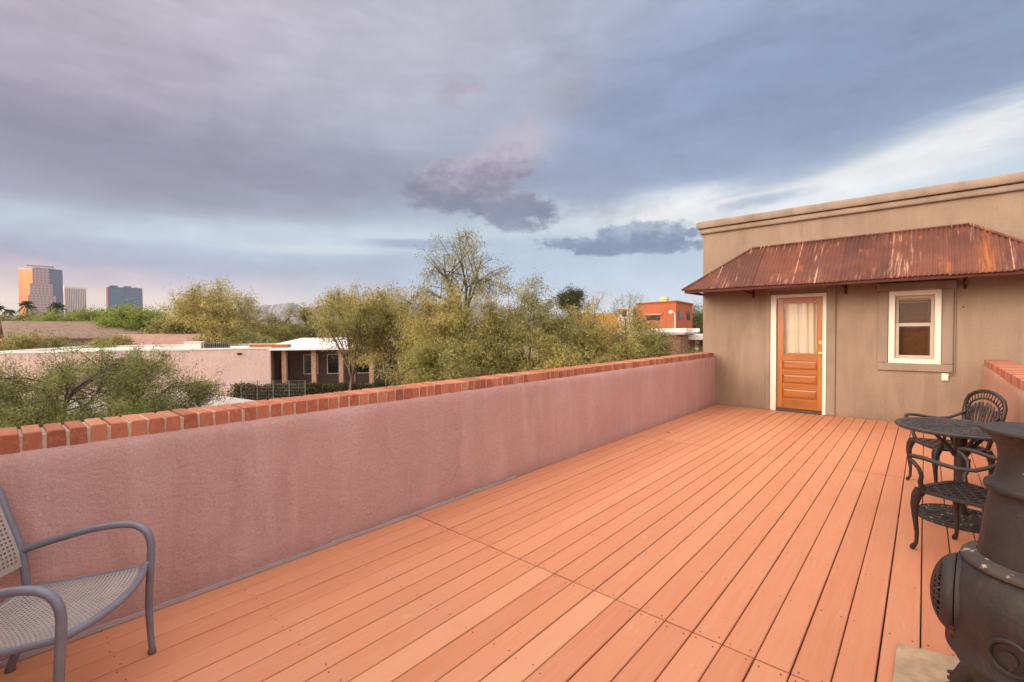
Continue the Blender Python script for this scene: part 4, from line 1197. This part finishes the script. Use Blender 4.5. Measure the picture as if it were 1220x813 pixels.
s = MB(); s.box(-12, 12, -4, 16, hh, hh+4.0); s.box(-14, 14, -6, 18, hh+4.0, hh+5.2); s.tube([(14, 2, hh), (14, 2, hh+7)], .5, 6)
s.build('roof_house', M['tower_white'], tw)
p = site(800, -751, GZ)
tw = thing('office_tower', 'pale office tower with vertical fins standing beside the stepped tower', 'tower', p, facing(800, -751)+.25)
s = MB(); s.box(-13.5, 13.5, -9, 9, 0, 80); s.build('core', M['tower_dark'], tw)
s = MB()
for k in range(13):
    x_ = -13.5 + k*2.25; s.box(x_-.55, x_+.55, -9.9, -8.9, 0, 82)
for k in range(9):
    y_ = -9 + k*2.25; s.box(-14.4, -13.4, y_-.55, y_+.55, 0, 82)
s.box(-14.5, 14.5, -10, 10, 80.0, 83.5); s.build('fins', M['tower_white'], tw)
p = site(700, -581, GZ)
tw = thing('office_tower', 'wide blue glass office block standing alone above the bright green trees', 'tower', p, facing(700, -581)+.10)
s = MB(); s.box(-19.5, 19.5, -9, 9, 0, 70); s.build('glass_core', M['blue_glass'], tw)
for x_, m_ in ((-20.2, 'tower_sunlit'), (19.4, 'tower_dark')):  # the first end wall carries the painted sunlight colour
    s = MB(); s.box(x_, x_+.8, -9.6, 9.6, 0, 71.5); s.build('end_wall', M[m_], tw)
s = MB(); s.box(-19.4, 19.4, -9.5, 9.4, 70, 71.6); s.box(-17, -8, -5, 5, 71.6, 74.2); s.box(-1, 8, -5, 5, 71.6, 74); s.box(12, 14, -4, 4, 71.6, 73); s.box(-.3, .3, -9.5, -8.9, 0, 70); s.build('roof_band', M['tower_dark'], tw)

# ------------------------------------------------------------------ houses beyond
# pink block house
A = site(31.6, -36.0); B = site(38.2, -19.85)
ang = math.atan2(B.y-A.y, B.x-A.x); Lw = (B-A).length
ph = thing('pink_house', 'low pink block house with a white flat roof and one long blank wall', 'house', (A.x, A.y, GZ), ang)
Hp = 3.30
s = MB(); s.box(0, Lw, 0, .3, 0, Hp); s.box(0, .3, .3, 15, 0, Hp); s.box(Lw-.3, Lw, .3, 15, 0, Hp); s.box(0, Lw, 15, 15.3, 0, Hp); s.build('wall', M['pink'], ph, fix=False)
s = MB(); s.box(-.04, Lw+.04, -.05, .34, Hp+.002, Hp+.13); s.box(Lw-.34, Lw+.04, .34, 15.3, Hp+.002, Hp+.13); s.box(-.04, .34, .34, 15.3, Hp+.002, Hp+.13); s.box(.34, Lw-.34, 14.96, 15.3, Hp+.002, Hp+.13)
s.build('coping', M['white_roof'], ph)
s = MB(); s.box(.3, Lw-.3, .3, 15, Hp-.25, Hp-.05); s.build('roof', M['white_roof'], ph)
for x_ in (Lw-7.2, Lw-2.2):
    s = MB(); s.box(x_-.16, x_+.16, -.14, -.002, Hp-.42, Hp-.28); s.build('roof_drain', M['window_dark'], ph)
ac = thing('roof_unit', 'white rooftop cooler standing on the pink house', 'cooler', tuple(ph.matrix_basis @ Vector((Lw-5.6, 1.6, Hp-.05))), ang)
s = MB(); s.box(-.55, .55, -.5, .5, 0, .62); s.build('casing', M['plastic_white'], ac, bevel=.03)
s = MB(); s.box(-.6, .6, -.55, .55, .62, .70); s.build('top', M['white_roof'], ac)
ac = thing('roof_unit', 'grey slatted rooftop unit beside the white cooler', 'cooler', tuple(ph.matrix_basis @ Vector((Lw-4.0, 1.6, Hp-.05))), ang)
s = MB(); s.box(-.85, .85, -.45, .45, 0, .55); s.build('casing', M['grille'], ac)
s = MB()
for k in range(12): s.box(-.82+k*.145, -.76+k*.145, -.5, -.45, .04, .53)
s.build('slats', M['window_dark'], ac)
# porch house
A = site(38.6, -20.2); B = site(41.0, -5.0)
ang = math.atan2(B.y-A.y, B.x-A.x); Lw = (B-A).length
po_ = thing('porch_house', 'low house with a white sloping roof and a shaded porch on brick pillars', 'house', (A.x, A.y, GZ), ang)
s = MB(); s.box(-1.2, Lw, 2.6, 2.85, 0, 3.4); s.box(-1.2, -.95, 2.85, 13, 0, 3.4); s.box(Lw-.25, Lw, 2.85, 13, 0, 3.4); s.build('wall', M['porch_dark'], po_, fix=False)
s = MB()
s.prism([(-.5, 3.16), (-.5, 3.30), (13.4, 4.0), (13.4, 3.86)], 'x', -1.0, Lw+.4)
s.build('roof', M['white_roof'], po_)
s = MB(); s.box(-1.6, 1.4, .3, 1.2, 3.34, 3.62); s.build('brick_curb', M['adobe'], po_)
for x_ in (1.15, 3.5, 5.7, 8.2, 10.6):
    s = MB(); s.box(x_-.17, x_+.17, .1, .5, 0, 3.1)
    for k in range(18): s.box(x_-.185, x_+.185, .085, .515, .02+k*.17, .15+k*.17)
    s.build('pillar', M['pillar'], po_)
s = MB(); s.box(-.9, Lw+.3, .15, .4, 2.98, 3.155); s.build('porch_beam', M['rust_bar'], po_)
for (x0, x1, z0, z1) in ((2.1, 3.2, .95, 2.6), (4.1, 5.3, .95, 2.6), (6.5, 7.7, .95, 2.6), (9.0, 10.0, .95, 2.6)):
    s = MB(); s.box(x0, x1, 2.53, 2.61, z0, z1); wn = s.build('window', M['window_dark'], po_)
    s = MB(); s.box(x0-.07, x0, 2.5, 2.6, z0-.07, z1+.07); s.box(x1, x1+.07, 2.5, 2.6, z0-.07, z1+.07); s.box(x0, x1, 2.5, 2.6, z1, z1+.07); s.box(x0, x1, 2.5, 2.6, z0-.07, z0); s.build('frame', M['white_paint'], wn)
s = MB(); s.box(.0, .85, 2.53, 2.61, 0.02, 2.25); s.build('door', M['rust_bar'], po_)
# low roof close below the deck
s = MB()
A_ = [site(18.6, -13.6), site(15.2, -8.2), site(10.5, -9.6), site(13.5, -16.5)]
cr = thing('carport', 'flat grey roofed carport just below the parapet', 'carport', (A_[0].x, A_[0].y, GZ))
z_ = 2.42
s.prism([(v.x-A_[0].x, v.y-A_[0].y) for v in A_], 'z', z_-.18, z_); s.build('roof', M['grey_roof'], cr)
for v in A_:
    w_ = (v-A_[0])*.94 + (A_[2]-A_[0])*.03
    s = MB(); s.box(w_.x-.07, w_.x+.07, w_.y-.07, w_.y+.07, 0, z_-.182); s.build('post', M['pillar'], cr)
# hedge and wire fence in front of the porch
q = Quads(); rg = np.random.default_rng(12)
a_, b_ = np.array(site(31, -18.5, GZ)), np.array(site(31.5, -4, GZ))
n = 24000; u = rg.uniform(0, 1, (n, 1)); c_ = a_ + (b_-a_)*u + rg.normal(0, .28, (n, 3))*np.array([1, 1, 0]) + np.array([0, 0, 1])*(rg.uniform(.05, 1.15, (n, 1)) + .12*np.sin(u*40))
v_ = unit(rg.normal(0, 1, (n, 3))); w_ = unit(np.cross(v_, rg.normal(0, 1, (n, 3))))
q.add(c_, v_*.08, w_*.04); tag(q.build('hedge', M['leaf_dark']), 'dark clipped hedge running in front of the shaded porch', 'hedge')
fn = thing('wire_fence', 'thin wire fence on posts beside the hedge below the pink wall', 'fence', S3(30.5, -17.8), NROT)
for k in range(5):
    s = MB(); s.tube([(k*1.05, 0, 0), (k*1.05, 0, 1.5)], .035, 6); s.build('post', M['grille'], fn)
s = MB()
for k in range(7): s.tube([(0, 0, .15+k*.22), (4.2, 0, .15+k*.22)], .008, 4)
for k in range(28): s.tube([(k*.15, 0, .1), (k*.15, 0, 1.47)], .006, 4)
s.build('wire', M['grille'], fn)
# roofs at the far left
def gable(label, loc, ang, Lx, Ly, hw, hr, wallm, roofm, name='far_house'):
    t = thing(name, label, 'house', loc, ang)
    s = MB(); s.box(-Lx/2, Lx/2, -Ly/2, Ly/2, 0, hw); s.build('wall', M[wallm], t)
    s = MB(); e_ = .5
    s.prism([(-Ly/2-e_, hw-.15), (0, hr), (Ly/2+e_, hw-.15), (Ly/2+e_, hw-.3), (0, hr-.2), (-Ly/2-e_, hw-.3)], 'x', -Lx/2-e_, Lx/2+e_); s.build('roof', M[roofm], t)
    return t
pf = lambda d_, l_: facing(d_, l_)
gh = gable('house with a long mottled brown shingle roof and a chimney at its end', S3(66, -60.5), pf(66, -60.5)+.12, 15, 15, 4.2, 6.3, 'grey_wall', 'brown_roof')
s = MB(); s.box(7.0, 7.9, -7, -5.6, 2, 5.9); s.build('chimney', M['pillar'], gh)
gable('house with a low rose tiled roof behind the white cooler', S3(62, -46.0), pf(62, -46)-.10, 8, 12, 3.0, 4.5, 'pink', 'rose_roof')
gable('house with a terracotta roof at the edge of the view', S3(80, -90), pf(80, -90)+.05, 13, 9, 3.6, 5.0, 'grey_wall', 'terracotta_roof')
s = MB(); s.box(-12, 12, -.4, .4, 0, 6.6)
gw = s.build('far_wall', M['grey_wall']); gw.location = S3(100, -113); gw.rotation_euler = (0, 0, pf(100, -113)); tag(gw, 'grey rendered wall standing behind the terracotta roof', 'wall')
# orange house on the right of the thicket
def foot(name, label, cat, pts, h, wall, group=None):
    c_ = pts[0]; t = thing(name, label, cat, (c_.x, c_.y, GZ))
    s = MB(); s.prism([(v.x-c_.x, v.y-c_.y) for v in pts], 'z', 0, h); s.build('wall', M[wall], t)
    return t, c_
P0, P1, P2, P3 = site(60, 16.0), site(55, 19.37), site(62, 24.03), site(67, 20.6)
oh, o0 = foot('orange_house', 'orange adobe house with small dark windows and a yellow chimney', 'house', [P0, P1, P2, P3], 7.95, 'adobe')
def wall_window(parent, o0, a, b, u0, u1, z0, z1, mat='window_dark', out=0.06, frame=True, name='window'):
    dv = (b-a); L = dv.length; dv = dv/L; nv = Vector((dv.y, -dv.x, 0))
    if nv.dot(-a) < 0: nv = -nv
    c_ = a + dv*L*(u0+u1)/2 - o0 + nv*out*.4; c_.z = (z0+z1)/2
    s = MB(); s.obox(c_, dv, nv, (0,0,1), L*(u1-u0), out, z1-z0); wn = s.build(name, M[mat], parent)
    if frame:
        s = MB(); cc = c_ + nv*.05; cc.z = z1 + .1; s.obox(cc, dv, nv, (0,0,1), L*(u1-u0)+.7, .2, .2); s.build('lintel', M['pillar'], wn)
    return wn
wall_window(oh, o0, P0, P1, .28, .62, 5.85, 6.45)
wall_window(oh, o0, P1, P2, .15, .34, 5.9, 6.9, frame=False)
wall_window(oh, o0, P1, P2, .62, .80, 5.9, 6.9, frame=False)
s = MB(); cc = (P0+P3)*.5*.5 + (P1+P2)*.5*.5 - o0; s.box(cc.x-.4, cc.x+.4, cc.y-.35, cc.y+.35, 7.95, 8.9); s.box(cc.x-.5, cc.x+.5, cc.y-.45, cc.y+.45, 8.6, 8.72)
s.build('chimney', M['yellow'], oh)
s = MB()
for a_, b_ in ((P0, P1), (P1, P2)):
    dv = (b_-a_); s.obox((a_+b_)/2-o0+Vector((0,0,8.02)), dv, (dv.y, -dv.x, 0), (0,0,1), dv.length+.1, .35, .14)
s.build('coping', M['adobe'], oh)
yh, y0_ = foot('ochre_house', 'ochre yellow house mostly hidden by the golden thicket', 'house', [site(66, 9.2), site(64, 15.2), site(72, 18), site(74, 11)], 7.0, 'ochre')
wall_window(yh, y0_, site(66, 9.2), site(64, 15.2), .3, .45, 4.8, 6.0)
wh, w0_ = foot('white_house', 'small white upper storey beside the orange house', 'house', [site(62, 14.1), site(60.5, 15.7), site(64, 18), site(66, 16)], 7.6, 'pink')
wall_window(wh, w0_, site(62, 14.1), site(60.5, 15.7), .3, .6, 6.4, 7.2)
bh, b0_ = foot('brick_house', 'brown brick house with a grey flat roof in front of the orange house', 'house', [site(40.5, 8.6), site(38.8, 14.05), site(44.5, 17.5), site(47, 12)], 4.25, 'brown_brick')
s = MB()
pp = [site(40.2, 8.3), site(38.4, 14.2), site(44.7, 17.9), site(47.4, 12)]
s.prism([(v.x-b0_.x, v.y-b0_.y) for v in pp], 'z', 4.253, 4.42)
s.build('roof', M['grey_roof'], bh)
s = MB()
for a_, b_ in ((pp[2], pp[3]), (pp[1], pp[2])):
    dv = b_-a_; s.obox((a_+b_)/2-b0_+Vector((0,0,4.6)), dv, (dv.y, -dv.x, 0), (0,0,1), dv.length, .25, .36)
s.build('roof_curb', M['white_roof'], bh)
wall_window(bh, b0_, site(40.5, 8.6), site(38.8, 14.05), .55, .72, 1.2, 2.6)
wc, c0_ = None, None
pp = [site(42, 15.2), site(39.5, 18.9), site(46, 23), site(48.5, 19.5)]
wcp = thing('carport', 'white roofed carport with a dark opening beside the tan house corner', 'carport', (pp[0].x, pp[0].y, GZ))
s = MB(); s.prism([(v.x-pp[0].x, v.y-pp[0].y) for v in pp], 'z', 3.75, 4.2); s.build('roof', M['white_roof'], wcp)
for v in pp:
    w_ = (v-pp[0])*.93 + (pp[2]-pp[0])*.035
    s = MB(); s.box(w_.x-.12, w_.x+.12, w_.y-.12, w_.y+.12, 0, 3.748); s.build('post', M['rust_bar'], wcp)
s = MB(); a_, b_ = pp[3]-pp[0], pp[2]-pp[0]; dv = b_-a_; s.obox((a_+b_)*.5+Vector((0,0,1.85)), dv, (dv.y,-dv.x,0), (0,0,1), dv.length*.95, .2, 3.7); s.build('back_wall', M['porch_dark'], wcp)
lp = thing('street_lamp', 'white street lamp with a globe head in front of the orange house', 'lamp', tuple(site(50, 17.5, GZ)), NROT)
s = MB(); s.tube([(0,0,0), (0,0,6.3), (-.08,0,6.5), (-.35,0,6.58)], [.07,.05,.045,.04], 8); s.build('pole', M['plastic_white'], lp, smooth=True)
s = MB(); s.lathe([(.01,6.32), (.16,6.36), (.24,6.48), (.22,6.6), (.1,6.7), (.01,6.71)], 16, (-.42,0,0)); s.build('globe', M['plastic_white'], lp, smooth=True)

# unseen block added behind the viewer to shade the near deck corner
wg = thing('shade_block', 'added unseen stucco block shading the corner of the grey armchair', 'house', (0,0,0))
s = MB(); s.box(-3.39, -1.25, -3.2, -1.15, 0.003, 2.75); s.build('wall', M['tan'], wg)
s = MB(); s.box(-3.47, -1.17, -3.2, -1.07, 2.752, 2.90); s.build('cornice', M['cornice'], wg, bevel=.02)

# ------------------------------------------------------------------ haze
hm = bpy.data.materials.new('evening_haze'); hm.use_nodes = True
ht = NT(hm.node_tree); ht.n.clear()
ho = ht.new('ShaderNodeOutputMaterial'); hv = ht.new('ShaderNodeVolumePrincipled')
hv.inputs['Color'].default_value = (.80, .84, .95, 1); hv.inputs['Density'].default_value = 0.9e-4
ht.l.new(hv.outputs[0], ho.inputs['Volume'])
s = MB(); s.box(-5600, 5600, -5600, 5600, GZ-1, 330); hz = kind(s.build('haze', hm), 'stuff')

# ------------------------------------------------------------------ sky and light
world = bpy.data.worlds.new('World'); scene.world = world; world.use_nodes = True
wt = NT(world.node_tree); wt.n.clear()
wo_ = wt.new('ShaderNodeOutputWorld'); bg = wt.new('ShaderNodeBackground')
SUN_AZ, SUN_EL = math.radians(-160), math.radians(18)       # azimuth from +Y towards +X
gen = wt.coord('Generated'); X, Y, Z = wt.xyz(gen)[:3]
az = wt.math('MULTIPLY', wt.math('ARCTAN2', X, Y), 180/PI)
el = wt.math('MULTIPLY', wt.math('ARCSINE', Z), 180/PI)
# cloud-space noise: stretched along the horizon
v1 = wt.comb(wt.math('MULTIPLY', az, .045), wt.math('MULTIPLY', el, .16), 0.0)
v2 = wt.comb(wt.math('MULTIPLY', az, .16), wt.math('MULTIPLY', el, .28), 3.0)
n_str = wt.math('SUBTRACT', wt.noise(v1, 1.0, 4, .55, .6), .5)
n_puf = wt.math('SUBTRACT', wt.noise(v2, 1.25, 7, .66, .2), .5)
v3 = wt.comb(wt.math('MULTIPLY', az, .07), wt.math('MULTIPLY', el, .5), 7.0)
n_wsp = wt.math('SUBTRACT', wt.noise(v3, 1.3, 6, .64, 1.0), .5)
v4 = wt.comb(wt.math('MULTIPLY', az, .55), wt.math('MULTIPLY', el, .8), 11.0)
n_fin = wt.math('SUBTRACT', wt.noise(v4, 1.0, 5, .65), .5)
n_cum = wt.math('ADD', wt.math('MULTIPLY', n_puf, .75), wt.math('MULTIPLY', n_fin, .75))
elw = wt.math('ADD', el, wt.math('ADD', wt.math('MULTIPLY', n_str, 5.5), wt.math('MULTIPLY', n_wsp, 2.0)))
def sky_ramp(stops):
    return wt.ramp(wt.math('DIVIDE', elw, 60.0, clamp=True), [(e/60.0, lin(*c)) for e, c in stops])
left = sky_ramp([(0,(255,236,200)),(3.2,(255,226,202)),(5.2,(212,192,204)),(6.5,(170,172,202)),(8.5,(180,190,216)),(10.6,(190,206,226)),(12.6,(170,172,198)),(16,(160,154,182)),(20,(172,164,186)),(25,(192,182,199)),(32,(204,194,208)),(60,(205,198,214))])
mid_ = sky_ramp([(0,(222,216,224)),(3.5,(212,212,226)),(6,(182,200,226)),(9,(184,204,227)),(12,(192,212,230)),(14,(178,194,216)),(17,(168,178,206)),(20,(180,186,210)),(25,(192,194,214)),(32,(200,198,214)),(60,(200,200,216))])
right = sky_ramp([(0,(210,222,236)),(5,(200,220,240)),(8,(190,213,236)),(11,(200,220,238)),(14,(214,228,242)),(17,(172,192,218)),(20.5,(146,166,200)),(25,(146,166,202)),(30,(160,176,208)),(38,(176,186,212)),(60,(190,194,214))])
sky = wt.mix(wt.rng(az, -88, -52, smooth=True), left, mid_)
sky = wt.mix(wt.rng(az, -56, -14, smooth=True), sky, right)
def blob(base, a0, e0, ra, re, rot, col, soft=.5, amt=.5, op=1.0, n=None):
    c_, s_ = math.cos(math.radians(rot)), math.sin(math.radians(rot))
    da = wt.math('SUBTRACT', az, a0); de = wt.math('SUBTRACT', el, e0)
    u = wt.math('MULTIPLY', wt.math('ADD', wt.math('MULTIPLY', da, c_), wt.math('MULTIPLY', de, s_)), 1/ra)
    v = wt.math('MULTIPLY', wt.math('SUBTRACT', wt.math('MULTIPLY', de, c_), wt.math('MULTIPLY', da, s_)), 1/re)
    r = wt.math('SQRT', wt.math('ADD', wt.math('MULTIPLY', u, u), wt.math('MULTIPLY', v, v)))
    r = wt.math('ADD', r, wt.math('MULTIPLY', n if n is not None else n_puf, amt*2))
    k = wt.math('MULTIPLY', wt.rng(r, 1+soft, 1-soft, smooth=True), op)
    return wt.mix(k, base, col if not isinstance(col, tuple) else lin(*col))
# slate veil, bright gap, dark mass
sky = blob(sky, -6, 23, 26, 6.5, 6, (138,157,190), .9, .5, .75, n_str)
sky = blob(sky, -26, 19.5, 13, 2.6, 4, (150,166,197), .9, .6, .7, n_str)
sky = blob(sky, -26, 13.6, 13, 1.9, -1, (238,243,249), .8, .9, .92, n_wsp)
sky = blob(sky, -20, 13.8, 7, 1.5, 0, (255,255,255), .8, 1.0, .97, n_cum)
sky = blob(sky, -24, 12.6, 4.5, 1.0, 6, (255,255,255), .5, 1.0, .95, n_cum)
sky = blob(sky, -17, 13.2, 4.0, .9, 4, (255,255,255), .5, 1.0, .95, n_cum)
sky = blob(sky, -2, 15.0, 15, 2.0, 11, (255,255,255), .8, .9, .95, n_wsp)
sky = blob(sky, -15, 12.0, 9, 1.5, 0, (244,248,252), .8, .9, .88, n_wsp)
sky = blob(sky, -9, 16.2, 8, .8, 10, (168,186,214), .8, 1.0, .7, n_wsp)
sky = blob(sky, -13.5, 13.6, 3.4, .55, 4, (170,190,217), .8, 1.0, .8, n_cum)
sky = blob(sky, -76, 15.6, 26, 3.4, 3, (148,146,172), .9, .5, .8, n_str)
sky = blob(sky, -66, 10.6, 22, 1.2, 3, (206,221,236), .8, .9, .85, n_wsp)
sky = blob(sky, -65, 9.2, 7, .5, 2, (220,230,240), .8, 1.1, .75, n_wsp)
sky = blob(sky, -52, 10.3, 6, .55, 0, (152,168,199), .6, .7, .85, n_wsp)
# purple cumulus
shade = wt.rng(wt.math('ADD', el, wt.math('MULTIPLY', n_cum, 12.0)), 12.5, 21.5)
ccol = wt.ramp(shade, [(0.0, lin(126,136,169)), (0.35, lin(140,141,168)), (0.65, lin(166,158,182)), (1.0, lin(196,188,204))])
sky = blob(sky, -33, 16.4, 7.5, 2.6, -4, (152,166,196), .8, .8, .8, n=n_cum)
sky = blob(sky, -47.6, 17.2, 6.6, 3.1, 6, ccol, .22, .62, .97, n=n_cum)
sky = blob(sky, -42.6, 20.0, 6.6, 2.7, 30, ccol, .45, .75, .9, n=n_cum)
sky = blob(sky, -42.5, 15.2, 6.4, 2.1, -8, ccol, .3, .75, .95, n=n_cum)
sky = blob(sky, -41.5, 13.0, 3.2, 1.0, -10, (134,143,175), .4, .9, .9, n=n_cum)
# small slate-blue cloud with a flat base
shade2 = wt.rng(wt.math('ADD', el, wt.math('MULTIPLY', n_cum, 8.0)), 8.6, 12.4)
dcol = wt.ramp(shade2, [(0.0, lin(112,138,174)), (0.5, lin(124,149,184)), (1.0, lin(172,190,213))])
sky = blob(sky, -28, 9.9, 8.6, 1.15, -3, dcol, .22, .8, .97, n=n_cum)
sky = blob(sky, -26, 10.9, 6.0, 1.7, 0, dcol, .2, .75, .95, n=n_cum)
sky = blob(sky, -49.2, 26.4, 1.5, .9, 20, (180,171,188), .7, 1.0, .6, n=n_cum)
sky = blob(sky, -46.4, 27.2, 1.7, .6, 5, (180,171,188), .7, 1.0, .6, n=n_cum)
sky = blob(sky, -36, 26.5, 4, 2.2, 30, (182,176,194), .9, 1.0, .5, n=n_cum)
tex = wt.math('ADD', wt.math('MULTIPLY', n_wsp, .16), wt.math('ADD', wt.math('MULTIPLY', n_puf, .30), wt.math('MULTIPLY', n_str, .45)))
tex = wt.math('ADD', tex, .91)
sky = wt.mix(1.0, sky, wt.comb(tex, wt.math('MULTIPLY', tex, 1.005), wt.math('MULTIPLY', tex, 1.01)), 'MULTIPLY')
# sunset glow on the cloud deck behind the viewer
sdir = (math.sin(SUN_AZ)*math.cos(SUN_EL), math.cos(SUN_AZ)*math.cos(SUN_EL), math.sin(SUN_EL))
dot = wt.math('ADD', wt.math('ADD', wt.math('MULTIPLY', X, sdir[0]), wt.math('MULTIPLY', Y, sdir[1])), wt.math('MULTIPLY', Z, sdir[2]))
dfw = wt.math('ADD', wt.math('MULTIPLY', X, -.664), wt.math('MULTIPLY', Y, .748))
sky = wt.mix(wt.rng(dfw, .45, -.25, smooth=True), sky, (1.84, 1.80, 1.74, 1))
glow = wt.rng(dot, .68, 1.0, 0, 1, smooth=True)
sky = wt.mix(glow, sky, (6.0, 5.1, 3.9, 1))
zen = wt.rng(el, 38, 65, 0, 1, smooth=True)
sky = wt.mix(zen, sky, (2.35, 2.3, 2.3, 1))
# below the horizon
sky = wt.mix(wt.rng(el, -1.0, -6), sky, (.25, .2, .17, 1))
nish = wt.new('ShaderNodeTexSky', sky_type='NISHITA'); nish.sun_disc = False
nish.sun_elevation = SUN_EL; nish.sun_rotation = SUN_AZ; nish.dust_density = 3
nb = wt.mix(1.0, nish.outputs[0], (.08, .08, .08, 1), 'MULTIPLY')
wt.l.new(wt.mix(.94, nb, sky), bg.inputs[0]); bg.inputs[1].default_value = 1.0
wt.l.new(bg.outputs[0], wo_.inputs[0])
world.cycles.sampling_method = 'MANUAL'; world.cycles.sample_map_resolution = 512

sun = bpy.data.lights.new('sun', 'SUN'); sun.energy = 2.0; sun.angle = math.radians(22); sun.color = (1.0, .90, .77)
so = bpy.data.objects.new('sun', sun); COL.objects.link(so)
so.rotation_euler = Vector(sdir).to_track_quat('Z', 'Y').to_euler()

scene.render.engine = 'CYCLES'
scene.cycles.use_denoising = True
scene.cycles.max_bounces = 5; scene.cycles.diffuse_bounces = 3; scene.cycles.glossy_bounces = 3; scene.cycles.volume_bounces = 0; scene.cycles.transparent_max_bounces = 8
scene.cycles.caustics_reflective = False; scene.cycles.caustics_refractive = False
scene.view_settings.view_transform = 'Standard'; scene.view_settings.look = 'None'
scene.view_settings.exposure = 0.0; scene.view_settings.gamma = 1.0; scene.view_settings.use_curve_mapping = False
